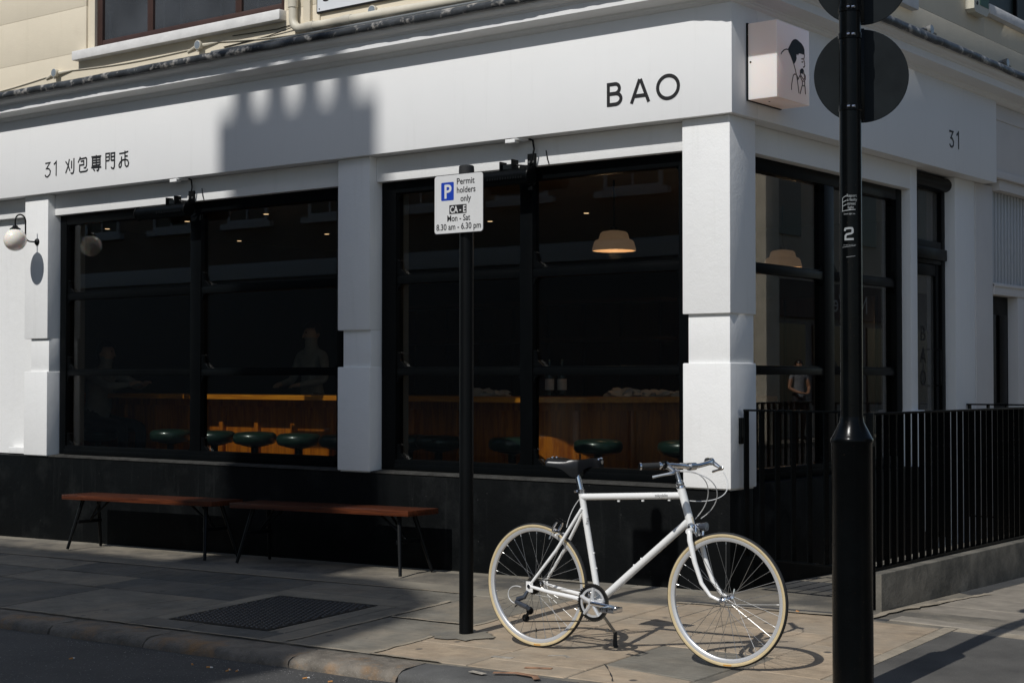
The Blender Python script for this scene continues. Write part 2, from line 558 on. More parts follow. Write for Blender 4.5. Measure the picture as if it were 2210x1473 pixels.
BUTTW = mat('cigarette_paper', (0.72, 0.69, 0.63), 0.8)
SLAT = mat('grey_slat_paint', (0.50, 0.52, 0.54), 0.6, var=0.05)
GREYW = mat('neighbour_white_paint', (0.62, 0.60, 0.58), 0.7, var=0.05)
BRICK = mat('opposite_brick', (0.27, 0.215, 0.165), 0.9, var=0.25, vscale=1.5)
STOCK = mat('pale_opposite_stone', (0.52, 0.455, 0.36), 0.85, var=0.15, vscale=0.8)
DULLW = mat('opposite_window_white', (0.66, 0.66, 0.64), 0.6)
DKGLASS = mat('opposite_dark_glass', (0.015, 0.018, 0.02), 0.08)
SHOPG = mat('grey_shopfront', (0.17, 0.165, 0.16), 0.5)
GREENS = mat('alarm_green_panel', (0.02, 0.09, 0.045), 0.5)
GLENS = mat('ribbed_lamp_lens', (0.30, 0.34, 0.37), 0.15, metal=0.3, bump=0.004, bscale=90)
NAPK = mat('white_linen', (0.42, 0.41, 0.39), 0.8)
BOTG = mat('dark_bottle_glass', (0.01, 0.014, 0.011), 0.08)

# ------------------------------------------------------------------ ground shape and key planes
FY, FX = 8.299, -4.742                   # fascia faces of the two fronts
PY, PX = 8.347, -4.785                   # pilaster faces
WALLY = 8.369                            # plinth face


def gz(x, y):
    z = 0.042 * (min(y, 8.1) - 6.44) - (0.0127 * (y - 8.1) if y > 8.1 else 0)
    z += 0.0154 * (x + 4.76) if x < -3.7 else 0.0163 - 0.012 * (x + 3.7)
    return z


def LF(a, b, d):                          # a point on the long front: along x, height, distance out of the fascia
    return Vector((a, FY - d, b))


def RF(a, b, d):                          # a point on the side front: along y, height, distance out of the fascia
    return Vector((FX + d, a, b))


# ------------------------------------------------------------------ road, kerb, pavement
m = MB()
xs = [-90, -40, -20, -12, -3.7, 0, 6, 90]
ys = [-90, -20, -3.5, 0, 3, 5.9, 12, 90]


def rz(x, y):
    return 0.0154 * (max(x, -40) + 4.76) * (1 if x < -3.7 else 0) + (0.0163 if x >= -3.7 else 0) + 0.042 * (5.66 - 6.44) - 0.062 + 0.012 * min(max(5.66 - y, 0), 4)


vs = [(x, y, rz(x, y)) for y in ys for x in xs]
nx = len(xs)
m.add(vs, [(j * nx + i, j * nx + i + 1, (j + 1) * nx + i + 1, (j + 1) * nx + i) for j in range(len(ys) - 1) for i in range(nx - 1)])
tag(m.build('road', ASPH, smooth=0), kind='structure')

m = MB()
xs2 = [-30, -14, -12, -10, -8, -6, -4.7, -3.7, -2.5, -1.45]
ys2 = [5.86, 6.4, 7.2, 8.1, 9, 11, 14, 40]
nx = len(xs2)
m.add([(x, y, gz(x, y) - 0.005) for y in ys2 for x in xs2], [(j * nx + i, j * nx + i + 1, (j + 1) * nx + i + 1, (j + 1) * nx + i) for j in range(len(ys2) - 1) for i in range(nx - 1)])
pave = tag(m.build('pavement', MORTAR, smooth=0), kind='structure')


def slab(x0, x1, y0, y1, mt, gap=0.0032, jit=0.003, name='paving_slab', lift=0.0, poly=None):
    mb = MB()
    P = poly or [(x0 + gap, y0 + gap), (x1 - gap, y0 + gap), (x1 - gap, y1 - gap), (x0 + gap, y1 - gap)]
    P = [(a + random.uniform(-jit, jit), b + random.uniform(-jit, jit)) for a, b in P]
    cx_, cy_ = sum(p[0] for p in P) / len(P), sum(p[1] for p in P) / len(P)
    tz = [gz(a, b) + lift + random.uniform(-0.0013, 0.0013) for a, b in P]
    n = len(P)
    ins = 0.004
    q = []
    for a, b in P:
        d = Vector((cx_ - a, cy_ - b))
        d = d.normalized() * ins * 1.4
        q.append((a + d.x, b + d.y))
    vs = [(a, b, z) for (a, b), z in zip(q, tz)] + [(a, b, z - 0.004) for (a, b), z in zip(P, tz)] + [(a, b, z - 0.03) for (a, b), z in zip(P, tz)]
    fs = [tuple(range(n))]
    for i in range(n):
        j = (i + 1) % n
        fs += [(i, n + i, n + j, j), (n + i, 2 * n + i, 2 * n + j, n + j)]
    mb.add(vs, fs)
    return mb.build(name, mt, pave, smooth=0)


def run(xs_, y0, y1, pick, **kw):
    for a, b in zip(xs_[:-1], xs_[1:]):
        slab(a, b, y0, y1, pick() if callable(pick) else pick, **kw)


W = random.choice
# left half: big flags, some darkened for shade, in three courses, a cellar cover among them
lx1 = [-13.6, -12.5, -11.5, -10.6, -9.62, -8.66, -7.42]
run(lx1, 5.90, 6.72, lambda: W([YORKSHADE, YORKSHADE, YORKG]))
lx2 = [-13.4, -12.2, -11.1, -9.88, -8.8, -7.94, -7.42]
run(lx2, 6.72, 7.14, lambda: W([YORKSHADE, YORKSHADE, YORKG]))
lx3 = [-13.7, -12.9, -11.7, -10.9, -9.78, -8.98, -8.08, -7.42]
run(lx3, 7.14, 7.55, lambda: W([YORKSHADE, YORKG, YORKSHADE]))
run([-7.42, -6.95, -6.30], 5.90, 6.10, YORKSHADE)
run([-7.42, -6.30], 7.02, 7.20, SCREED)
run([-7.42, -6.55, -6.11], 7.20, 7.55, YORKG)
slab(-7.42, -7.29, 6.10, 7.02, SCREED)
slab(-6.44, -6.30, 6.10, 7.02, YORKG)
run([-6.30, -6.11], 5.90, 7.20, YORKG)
# sunlit flags round the post and the bicycle
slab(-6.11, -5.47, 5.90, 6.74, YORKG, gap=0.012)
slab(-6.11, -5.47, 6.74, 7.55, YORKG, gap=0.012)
slab(-5.47, -4.845, 5.90, 6.27, YORK)
slab(-5.47, -4.845, 6.27, 7.04, YORK)
slab(-5.47, -4.85, 7.04, 7.72, YORK)
slab(-4.845, -4.26, 5.90, 6.08, YORK)
slab(-4.845, -4.26, 6.08, 6.74, YORK)
slab(-4.845, -4.26, 6.74, 7.30, YORK)
slab(-4.845, -4.26, 7.30, 7.84, YORK)
slab(-4.26, -3.62, 6.74, 7.35, YORK)
slab(-4.26, -3.62, 7.35, 7.84, YORK)
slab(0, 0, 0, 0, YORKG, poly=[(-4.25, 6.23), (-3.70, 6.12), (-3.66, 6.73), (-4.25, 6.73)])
slab(0, 0, 0, 0, YORK, poly=[(-4.25, 5.91), (-3.64, 5.91), (-3.70, 6.10), (-4.25, 6.21)])
slab(-3.62, -3.0, 5.90, 6.45, YORK)
slab(-3.62, -3.24, 6.45, 7.10, YORK)
slab(-3.62, -3.24, 7.10, 7.80, YORK)
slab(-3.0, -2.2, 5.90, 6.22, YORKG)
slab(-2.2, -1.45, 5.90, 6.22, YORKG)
# screed strip along the wall, tarmac by the gate, tarmac patch
run([-14, -12.3, -10.9, -9.2, -7.6, -6.3, -5.47, -4.86], 7.55, 8.40, SCREED, gap=0.002, jit=0.0)
slab(-4.86, -3.72, 7.85, 9.2, ASPHD, gap=0.0, jit=0.0, name='tarmac_infill')
slab(-3.72, -3.56, 7.85, 9.4, ASPHD, gap=0.0, jit=0.0, name='tarmac_infill', lift=-0.003)
slab(-3.72, -3.58, 9.4, 14.0, ASPHD, gap=0.0, jit=0.0, name='tarmac_infill', lift=-0.003)
slab(-3.17, -1.9, 6.24, 7.78, ASPHP, gap=0.0, jit=0.0, name='tarmac_infill', lift=-0.002)
slab(-3.24, -3.17, 6.24, 7.86, MORTARP, gap=0.0, jit=0.002, name='mortar_strip', lift=-0.001)
slab(-3.17, -1.9, 7.78, 7.87, MORTARP, gap=0.0, jit=0.002, name='mortar_strip', lift=-0.001)
y = 7.88
rows = [7.88, 8.55, 9.25, 9.9, 10.6, 11.4, 12.3, 13.3]
for r in range(len(rows) - 1):
    o_ = 0.25 if r % 2 else 0.0
    run([-3.56, -3.0 + o_, -2.2 + o_, -1.45], rows[r], rows[r + 1], PALES, gap=0.003)
# ragged pale mortar smears in the joints round the post
m = MB()
for (ax, ay, bx, by, w_) in ((-6.11, 5.95, -6.12, 7.3, 0.035), (-5.47, 5.9, -5.47, 6.95, 0.03), (-6.1, 6.75, -5.5, 6.74, 0.028), (-13.5, 7.55, -6.2, 7.56, 0.03), (-4.85, 7.84, -3.7, 7.86, 0.05), (-3.66, 7.86, -3.52, 9.2, 0.05), (-13.5, 5.89, -5.0, 5.89, 0.022)):
    k = int(math.hypot(bx - ax, by - ay) / 0.06) + 1
    pts = []
    dx_, dy_ = (bx - ax) / k, (by - ay) / k
    nl = math.hypot(dx_, dy_)
    nx_, ny_ = -dy_ / nl, dx_ / nl
    Lp, Rp = [], []
    for i in range(k + 1):
        x_, y_ = ax + dx_ * i, ay + dy_ * i
        wa, wb = w_ * random.uniform(0.15, 0.75), w_ * random.uniform(0.15, 0.75)
        Lp.append((x_ + nx_ * wa, y_ + ny_ * wa, gz(x_, y_) + 0.0045))
        Rp.append((x_ - nx_ * wb, y_ - ny_ * wb, gz(x_, y_) + 0.0045))
    m.add(Lp + Rp, [(i, i + 1, k + 2 + i, k + 1 + i) for i in range(k)])
m.build('joint_mortar', MORTARP, pave, smooth=0, kind='stuff')
# concrete collar round the sign post
m = MB()
for kx in range(1):
    n = 26
    ring = [(-5.36 + (0.19 + random.uniform(-0.05, 0.05)) * math.cos(2 * math.pi * i / n), 6.48 + (0.13 + random.uniform(-0.02, 0.03)) * math.sin(2 * math.pi * i / n)) for i in range(n)]
    m.add([(a, b, gz(a, b) + 0.006) for a, b in ring] + [(-5.34, 6.49, gz(-5.34, 6.49) + 0.014)], [(i, (i + 1) % n, n) for i in range(n)])
m.build('post_collar', SCREED, pave)
# open cracks and perished joints
CRACKM = mat('open_crack', (0.030, 0.028, 0.025), 0.95)
m = MB()
rc = random.Random(5)
for (ax, ay, bx, by, w_) in ((-9.9, 6.73, -7.9, 6.72, 0.007), (-11.2, 7.14, -9.2, 7.15, 0.006), (-9.78, 6.76, -9.88, 7.13, 0.005), (-8.0, 5.95, -7.7, 6.70, 0.005), (-10.4, 7.52, -8.2, 7.56, 0.006), (-8.9, 5.89, -5.9, 5.895, 0.010), (-7.3, 7.25, -6.6, 7.5, 0.004), (-4.84, 7.31, -4.30, 7.29, 0.004), (-4.25, 6.22, -4.02, 5.93, 0.006), (-5.46, 7.05, -4.9, 7.02, 0.006)):
    k = max(6, int(math.hypot(bx - ax, by - ay) / 0.07))
    nl = math.hypot(bx - ax, by - ay)
    nx_, ny_ = -(by - ay) / nl, (bx - ax) / nl
    Lp, Rp, wob = [], [], 0.0
    for i in range(k + 1):
        t = i / k
        wob = 0.8 * wob + rc.uniform(-0.006, 0.006)
        x_, y_ = ax + (bx - ax) * t + nx_ * wob, ay + (by - ay) * t + ny_ * wob
        q_ = w_ * rc.uniform(0.1, 0.8)
        Lp.append((x_ + nx_ * q_, y_ + ny_ * q_, gz(x_, y_) + 0.0036))
        Rp.append((x_ - nx_ * q_, y_ - ny_ * q_, gz(x_, y_) + 0.0036))
    m.add(Lp + Rp, [(i, i + 1, k + 2 + i, k + 1 + i) for i in range(k)])
m.build('crack', CRACKM, pave, smooth=0, kind='stuff')
# faded paint marks
m = MB()
for pts, w_ in (([(-4.60, 5.80), (-4.50, 5.845), (-4.38, 5.83), (-4.33, 5.78)], 0.03), ([(-4.55, 5.98), (-4.42, 6.02)], 0.03)):
    m.stroke(pts, w_, 0.004, 0.0055, lambda a, b, d: Vector((a, b, gz(a, b) + d + (0.003 if b < 5.9 else -0.002))))
m.each('spray_mark', ORANGEP, pave, smooth=0)
m = MB()
for pts, w_ in (([(-4.86, 6.12), (-4.74, 6.13)], 0.035), ([(-4.62, 6.26), (-4.55, 6.30), (-4.50, 6.27)], 0.02), ([(-4.72, 5.78), (-4.62, 5.76)], 0.03)):
    m.stroke(pts, w_, 0.003, 0.0045, lambda a, b, d: Vector((a, b, gz(a, b) + d + (0.003 if b < 5.9 else -0.002))))
m.each('chalk_mark', CHALKM, pave, smooth=0)

# kerb: every stone a piece
kerb = tag(empty('kerb'), kind='structure')
kx = [-13.6, -12.62, -11.6, -10.62, -9.66, -8.72, -7.81, -6.95, -5.81, -5.07, -4.15, -3.2, -2.3, -1.45]
for a, b in zip(kx[:-1], kx[1:]):
    m = MB()
    n = 9
    prof0 = [(5.635, -0.16), (5.638, -0.048), (5.648, -0.022), (5.672, -0.006), (5.71, 0.001), (5.80, 0.004), (5.885, 0.004), (5.885, -0.16)]
    vs = []
    for i in range(n):
        x = a + 0.006 + (b - a - 0.012) * i / (n - 1)
        e = 0.012 if i in (0, n - 1) else 0.0
        for j, (yy, zz) in enumerate(prof0):
            jy = random.uniform(-0.006, 0.006) if 0 < j < 5 else 0
            jz = random.uniform(-0.004, 0.004) if 1 < j < 6 else 0
            vs.append((x, yy + jy + (e if j < 5 else 0), gz(x, 5.66) + zz + jz - e * 0.4 * (1 < j < 6)))
    k = len(prof0)
    fs = [(i * k + j, i * k + (j + 1) % k, (i + 1) * k + (j + 1) % k, (i + 1) * k + j) for i in range(n - 1) for j in range(k)]
    fs += [tuple(range(k))[::-1], tuple((n - 1) * k + j for j in range(k))]
    m.add(vs, fs)
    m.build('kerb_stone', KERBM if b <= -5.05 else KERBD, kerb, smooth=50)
m = MB()
for i in range(24):
    y0 = 5.9 + i * 0.95
    m.box(-1.44, -1.18, y0, y0 + 0.94, -0.25, gz(-1.4, y0) + 0.0, 0.02)
m.each('side_kerb', KERBD, kerb)
# far pavement on the other side of the street
m = MB()
m.box(-60, -5.2, -5.5, -3.6, -1.2, -0.05)
tag(m.build('far_pavement', YORKG, smooth=0), kind='structure')
m = MB()
m.box(5.4, 60, 8.0, 60, -0.3, 0.02)
tag(m.build('side_street_pavement', PALES, smooth=0), kind='structure')

# cellar cover let into the flags
cov = thing('cellar_cover', 'dark cast iron cellar cover of chequer plate set into the pavement', 'cover', (-6.865, 6.555, gz(-6.865, 6.555)))
cb = [(-7.285, 6.11), (-6.45, 6.11), (-6.45, 7.01), (-7.285, 7.01)]
m = MB()
m.add([(a, b, gz(a, b) - 0.001) for a, b in cb] + [(a, b, gz(a, b) - 0.03) for a, b in cb], [(0, 1, 2, 3), (0, 4, 5, 1), (1, 5, 6, 2), (2, 6, 7, 3), (3, 7, 4, 0)])
m.build('plate', IRONC, cov, smooth=0)
m = MB()
nxd, nyd = 20, 22
for i in range(nxd):
    for j in range(nyd):
        a = -7.262 + (i + 0.5 + (0.25 if j % 2 else -0.25)) * 0.79 / nxd
        b = 6.135 + (j + 0.5) * 0.85 / nyd
        z = gz(a, b)
        L_, w_ = (0.0145, 0.0105)
        q = [(L_, 0), (0, w_), (-L_, 0), (0, -w_)]
        base = [(a + u, b + v, z - 0.001) for u, v in q]
        m.add(base + [(a, b, z + 0.007)], [(0, 1, 4), (1, 2, 4), (2, 3, 4), (3, 0, 4)])
m.build('chequer_tread', mat('highlit_tread_iron', (0.060, 0.059, 0.057), 0.38, metal=0.3), cov, smooth=0, kind='stuff')  # studs lightened against the darkened plate, in place of shade between them

# ------------------------------------------------------------------ the restaurant building
B = thing('restaurant_building', 'white corner restaurant with black base, deep lettered fascia and cream upper storey', 'building', (FX, FY, 0.08))


def LW(u0, u1, d0, d1, z0, z1):           # box on the long front, d measured inwards from y = 8.299
    return (u0, u1, FY + d0, FY + d1, z0, z1)


def RW(u0, u1, d0, d1, z0, z1):
    return (FX - d1, FX - d0, u0, u1, z0, z1)


# plinth
m = MB()
m.box(-14.0, -4.803, WALLY, 8.66, -0.4, 0.679, 0.006)
m.build('plinth', PLINTH, B)
m = MB()
m.box(-5.1, -4.803, 8.662, 11.19, -0.4, 0.70, 0.004)
m.build('plinth', PLINTH, B)
# sill slopes
m = MB()
for x0, x1 in ((-11.575, -8.08), (-7.762, -5.123)):
    prof = [(8.362, 0.680), (8.364, 0.691), (8.50, 0.702), (8.50, 0.680)]
    m.prism(prof, x0 + 0.003, x1 - 0.003, lambda a, b, d: Vector((d, a, b)))
m.each('window_sill', SILLD, B, smooth=0)

# pilasters: upper block, recessed neck, lower block
for (x0, x1, n0, n1, zt, zn1, zn0) in ((-11.913, -11.58, -11.84, -11.585, 2.966, 1.708, 1.42), (-8.08, -7.763, -8.042, -7.768, 2.966, 1.711, 1.443), (-5.123, PX, -5.094, -4.800, 2.966, 1.757, 1.454)):
    m = MB()
    yb = 8.668 if x1 == PX else 8.62
    m.box(x0 + 0.004, x1 - 0.02, PY + 0.03, yb - 0.004, 0.678, 0.69)
    m.box(x0, x1, PY, yb, zn1, zt, 0.006)
    m.box(n0, n1, PY + 0.022, yb - 0.006, zn0 - 0.01, zn1 + 0.01, 0.004)
    m.box(x0, x1, PY, yb, 0.688, zn0, 0.008)
    m.build('pilaster', WHITE, B)

# fascia with its soffit
m = MB()
m.box(-14.0, FX, FY, 8.62, 2.967, 3.70, 0.004)
m.build('fascia', FASC, B)
m = MB()
m.box(-5.06, FX - 0.0005, 8.622, 12.65, 2.967, 3.70, 0.004)
m.build('fascia', FASC, B)
# lintels under it
for x0, x1 in ((-14.0, -11.915), (-11.578, -8.082), (-7.761, -5.125)):
    m = MB()
    m.box(x0, x1, FY + 0.12, 8.61, 2.785 if x0 > -13 else 2.80, 2.965, 0.003)
    m.build('lintel', WHITE, B)
m = MB()
m.box(FX - 0.30, FX - 0.12, 8.67, 11.305, 2.787, 2.965, 0.003)
m.build('lintel', WHITE, B)
# white wall panel left of the first pilaster
m = MB()
m.box(-14.0, -11.915, FY + 0.175, 8.6, 0.687, 2.798)
m.box(-12.24, -11.92, FY + 0.12, FY + 0.174, 0.690, 0.745, 0.003)
m.each('wall_panel', WHITE, B)

# moulded cornice, swept round the corner
prof = [(-0.05, 3.63), (0.0, 3.640), (0.016, 3.650), (0.022, 3.662), (0.030, 3.664), (0.034, 3.676), (0.060, 3.680), (0.085, 3.688), (0.105, 3.690), (0.130, 3.698), (0.131, 3.752), (0.140, 3.757), (0.146, 3.768), (0.165, 3.775), (0.182, 3.790), (0.19, 3.806), (0.19, 3.83), (-0.05, 3.86)]


def sweep(prof, stations_fn):
    pass


m = MB()
k = len(prof)
vs = []
for st in range(3):
    for o_, z_ in prof:
        vs.append(((-14.0, FY - o_, z_), (FX + o_, FY - o_, z_), (FX + o_, 14.5, z_))[st])
m.add(vs, [(i * k + j, i * k + (j + 1) % k, (i + 1) * k + (j + 1) % k, (i + 1) * k + j) for i in range(2) for j in range(k)])
m.build('cornice', FASC, B, smooth=28)
# lumpy lead flashing over the cornice
m = MB()
st = []
nL, nR = 260, 170
for i in range(nL + 1):
    st.append((-14.0 + (FX + 14.0) * i / nL, None))
for i in range(1, nR + 1):
    st.append((None, FY + (14.5 - FY) * i / nR))
lead = [(0.175, 3.812), (0.200, 3.799), (0.210, 3.803), (0.216, 3.826), (0.212, 3.848), (0.196, 3.860), (0.06, 3.884), (-0.04, 3.90)]
lead2 = []
w0, w1, w2 = 0.0, 0.0, 0.0
vs = []
k = len(lead)
for i, (sx, sy) in enumerate(st):
    w0 = 0.93 * w0 + random.uniform(-0.0024, 0.0024)
    w1 = 0.92 * w1 + random.uniform(-0.0018, 0.0018)
    bulge = 0.052 * max(0.0, 1 - abs(i - nL) / 12.0) if i <= nL else 0.052 * max(0.0, 1 - (i - nL) / 30.0)
    step = 0.006 if (i // 37) % 2 else 0.0
    for j, (o_, z_) in enumerate(lead):
        oo = o_ + (w0 + random.uniform(-0.0012, 0.0012) + bulge if j < 6 else 0) + step * (j < 6)
        zz = z_ + (w1 if j < 3 else w1 * 0.3) + random.uniform(-0.0007, 0.0007)
        if sx is not None:
            vs.append((sx + (oo if i == nL else 0), FY - oo, zz))
        else:
            vs.append((FX + oo, sy, zz))
m.add(vs, [(i * k + j, i * k + j + 1, (i + 1) * k + j + 1, (i + 1) * k + j) for i in range(len(st) - 1) for j in range(k - 1)])
m.build('lead_flashing', LEAD, B, smooth=60)

# cream upper storey: courses with scored joints, openings left for the windows
UY, UX = FY + 0.03, FX - 0.03
zc = [3.80, 4.148, 4.536, 4.92, 5.30]
WX0, WX1 = -11.04, -8.62                    # upper window opening
for i in range(4):
    z0, z1 = zc[i] + 0.0009, zc[i + 1] - 0.0009
    m = MB()
    if i == 0:
        m.box(-14.0, UX, UY, 8.7, z0, z1, 0.0015)
    else:
        m.box(-14.0, WX0, UY, 8.7, z0, z1, 0.0015)
        m.box(WX1, UX, UY, 8.7, z0, z1, 0.0015)
    m.each('render_course', CREAM, B)
    m = MB()
    if i == 0:
        m.box(-5.2, UX - 0.001, 8.702, 14.5, z0, z1, 0.0015)
    else:
        for ya, yb in ((8.702, 9.35), (10.95, 12.47), (14.0, 14.5)):
            m.box(-5.2, UX - 0.001, ya, yb, z0, z1, 0.0015)
    m.each('render_course', CREAM, B)
m = MB()
m.box(-14, UX - 0.012, UY + 0.012, 8.72, 3.79, 5.3)
m2 = MB()
mj = MB()
mj.box(-14.0, WX0 - 0.002, UY + 0.010, 8.69, 3.802, 5.29)
mj.box(WX1 + 0.002, UX - 0.010, UY + 0.010, 8.69, 3.802, 5.29)
mj.each('joint_backing', CREAM, B, smooth=0)

m = MB()
m.box(-5.2, UX - 0.004, 12.474, 13.996, 4.150, 4.329, 0.002)
m.build('window_apron', CREAM, B)
# upper sash window on the long front
uw = empty('upper_window', (WX0, UY, 4.15), parent=None)
uw.parent = B
uw.location = Vector((WX0, UY, 4.15)) - WL[B.name]
WL[uw.name] = Vector((WX0, UY, 4.15)) - WL[B.name]
m = MB()
for a, b in ((WX0 + 0.001, WX0 + 0.09), (WX1 - 0.03, WX1 - 0.001)):
    m.box(a, b, UY + 0.02, UY + 0.13, 4.145, 5.3)
m.each('reveal', CREAM, uw)
m = MB()
yw0, yw1 = UY + 0.045, UY + 0.10
m.box(WX0 + 0.092, WX0 + 0.16, yw0, yw1, 4.150, 5.3, 0.004)
m.box(WX1 - 0.09, WX1 - 0.032, yw0, yw1, 4.150, 5.3, 0.004)
m.box(WX0 + 0.16, WX1 - 0.09, yw0 + 0.002, yw1, 4.150, 4.225, 0.004)
for xx in (-10.26, -9.195):
    m.box(xx - 0.035, xx + 0.035, yw0 + 0.004, yw1, 4.225, 5.3, 0.004)
m.build('frame', BROWN, uw)
for a, b in ((-10.88, -10.295), (-10.225, -9.23), (-9.16, -8.71)):
    m = MB()
    m.box(a, b, yw0 + 0.028, yw0 + 0.034, 4.2255, 5.3)
    m.build('pane', GLASS2, uw, smooth=0)
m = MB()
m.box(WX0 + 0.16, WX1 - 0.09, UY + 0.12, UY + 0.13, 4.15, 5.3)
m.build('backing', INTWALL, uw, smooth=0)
m = MB()
m.box(WX0 - 0.10, WX1 + 0.012, UY - 0.075, UY + 0.12, 4.066, 4.146, 0.010)
m.build('sill', STONESILL, uw)
m = MB()
m.box(WX0 + 0.10, WX1 - 0.04, UY + 0.0, UY + 0.044, 4.147, 4.156)
m.build('sill_bead', DARKRED, uw)

# upper windows on the side front
for (ya, yb, zs) in ((9.38, 10.92, 4.09), (12.50, 13.97, 4.33)):
    sw = empty('upper_window')
    sw.parent = B
    m = MB()
    m.box(UX - 0.10, UX + 0.055, ya - 0.10 if ya < 12 else ya - 0.03, yb + 0.12, zs, zs + 0.085, 0.012)
    m.build('sill', STONESILL, sw, local=False)
    m = MB()
    for a, b in ((ya, ya + 0.06), (yb - 0.06, yb), ((ya + yb) / 2 + 0.18, (ya + yb) / 2 + 0.22)):
        m.box(UX - 0.13, UX - 0.07, a, b, zs + 0.086, 5.3, 0.003)
    m.box(UX - 0.13, UX - 0.072, ya + 0.06, yb - 0.06, zs + 0.086, zs + 0.14)
    m.build('frame', BROWN if ya < 12 else FRAME, sw)
    m = MB()
    m.box(UX - 0.105, UX - 0.10, ya + 0.06, yb - 0.06, zs + 0.14, 5.3)
    m.build('pane', GLASS2 if ya < 12 else mat('dark_green_pane', (0.008, 0.018, 0.015), 0.5), sw, smooth=0)
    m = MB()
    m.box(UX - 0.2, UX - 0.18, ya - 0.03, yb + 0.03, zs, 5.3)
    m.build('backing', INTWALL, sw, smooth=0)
    if ya > 12:
        m = MB()
        m.box(UX - 0.16, UX - 0.14, ya + 0.25, yb - 0.06, zs + 0.20, 5.3)
        m.build('blind', GREENS, sw, smooth=0)

# ------------------------------------------------------------------ shop windows
G0 = FY + 0.175                             # front of the frames on the long front (y)


def shop_window(front, u0, u1, umul, mulw, zb=0.702, zt=2.784, depth=0.085, jamb=(0.10, 0.10)):
    """front 'L' or 'R'; frame members, then panes, glazing bars and corner brackets as sub-parts"""
    w = empty('window')
    w.parent = B

    def bx(mb, a, b, d0, d1, z0, z1, bev=0.0):
        if front == 'L':
            mb.box(a, b, G0 + d0, G0 + d1, z0, z1, bev)
        else:
            mb.box(FX - 0.19 - d1, FX - 0.19 - d0, a, b, z0, z1, bev)
    z_b, z_t = zb + 0.075, 2.700
    m = MB()
    bx(m, u0, u0 + jamb[0], 0, depth, zb, zt, 0.003)
    bx(m, u1 - jamb[1], u1, 0, depth, zb, zt, 0.003)
    bx(m, u0 + jamb[0], u1 - jamb[1], 0.001, depth, z_t, zt, 0.003)
    bx(m, u0 + jamb[0], u1 - jamb[1], -0.004, depth, zb, z_b, 0.004)
    bx(m, u0 + jamb[0], u1 - jamb[1], -0.018, -0.004, zb, zb + 0.045, 0.003)
    m.build('window_frame', FRAME, w)
    m = MB()
    bx(m, umul - mulw / 2, umul + mulw / 2, 0.004, depth - 0.005, z_b, z_t, 0.004)
    m.build('mullion', FRAME, w)
    cols = ((u0 + jamb[0], umul - mulw / 2), (umul + mulw / 2, u1 - jamb[1]))
    bars = (1.383, 1.443, 2.043, 2.109)
    for (a, b) in cols:
        for zz0, zz1 in ((bars[0], bars[1]), (bars[2], bars[3])):
            m = MB()
            bx(m, a, b, 0.010, depth - 0.01, zz0, zz1 - 0.012, 0.003)
            bx(m, a, b, 0.018, depth - 0.012, zz1 - 0.012, zz1, 0.002)
            m.build('transom', FRAME, w)
        for zz0, zz1 in ((z_b, bars[0]), (bars[1], bars[2]), (bars[3], z_t)):
            m = MB()
            bx(m, a, b, 0.044, 0.050, zz0, zz1)
            m.build('pane', GLASS, w, smooth=0)
            # steel corner brackets in front of the glass
            for (ua, sg, zz, up) in ((a, 1, zz0, 1), (b, -1, zz0, 1), (a, 1, zz1, -1), (b, -1, zz1, -1)):
                m = MB()
                s = 0.95 if (up > 0 and sg > 0) else 0.45
                poly = [(0, 0), (0.085, 0), (0.055, 0.026), (0.032, 0.042), (0.014, 0.105), (0, 0.115)]
                poly = [(ua + sg * p * s, zz + up * q * s) for p, q in poly]
                if front == 'L':
                    m.prism(poly, G0 + 0.016, G0 + 0.040, lambda p, q, d: Vector((p, d, q)))
                else:
                    m.prism(poly, FX - 0.19 - 0.040, FX - 0.19 - 0.016, lambda p, q, d: Vector((d, p, q)))
                m.build('corner_bracket', FRAME, w, smooth=0)
    return w


shop_window('L', -11.573, -8.085, -9.80, 0.125, jamb=(0.085, 0.13))
shop_window('L', -7.758, -5.128, -6.44, 0.105, jamb=(0.135, 0.10))
shop_window('R', 8.675, 11.26, 9.985, 0.15, jamb=(0.16, 0.17))
# beige inner linings seen past the jambs
m = MB()
m.box(-11.52, -11.49, G0 + 0.09, G0 + 0.20, 0.70, 2.75)
m.box(-7.66, -7.630, G0 + 0.09, G0 + 0.15, 0.70, 2.75)
m.each('inner_lining', BEIGE, B)

# side front: slim pier, door set back, wide pier
m = MB()
m.box(FX - 0.22, FX - 0.118, 11.19, 11.31, 0.2, 2.967, 0.004)
m.box(FX - 0.23, FX - 0.085, 11.185, 11.36, 0.2, 1.12, 0.006)
m.build('slim_pier', WHITE, B)
m = MB()
m.box(FX - 0.33, FX - 0.12, 12.06, 12.47, -0.2, 2.966, 0.006)
m.build('wide_pier', WHITE, B)
m = MB()
m.box(FX - 0.33, FX - 0.112, 12.471, 12.845, -0.2, 2.964, 0.006)
m.build('wide_pier', GREYW, B)
DX = FX - 0.225
door = empty('door')
door.parent = B
m = MB()
m.box(DX - 0.06, DX + 0.02, 11.312, 11.40, 0.1, 2.965, 0.003)
m.box(DX - 0.06, DX + 0.02, 11.985, 12.058, 0.1, 2.965, 0.003)
m.box(DX - 0.055, DX + 0.018, 11.40, 11.985, 2.84, 2.964, 0.003)
m.box(DX - 0.055, DX + 0.018, 11.40, 11.985, 2.26, 2.44, 0.003)
m.box(DX + 0.018, DX + 0.055, 11.312, 12.02, 2.29, 2.38, 0.010)
m.lathe([(0.0001, 11.315), (0.055, 11.316), (0.055, 12.045), (0.0001, 12.046)], (DX + 0.03, 0, 2.90), 'Y', 16)
m.build('door_frame', FRAME, door)
m = MB()
m.box(DX - 0.045, DX + 0.005, 11.401, 11.47, 0.15, 2.258, 0.003)
m.box(DX - 0.045, DX + 0.005, 11.90, 11.984, 0.15, 2.258, 0.003)
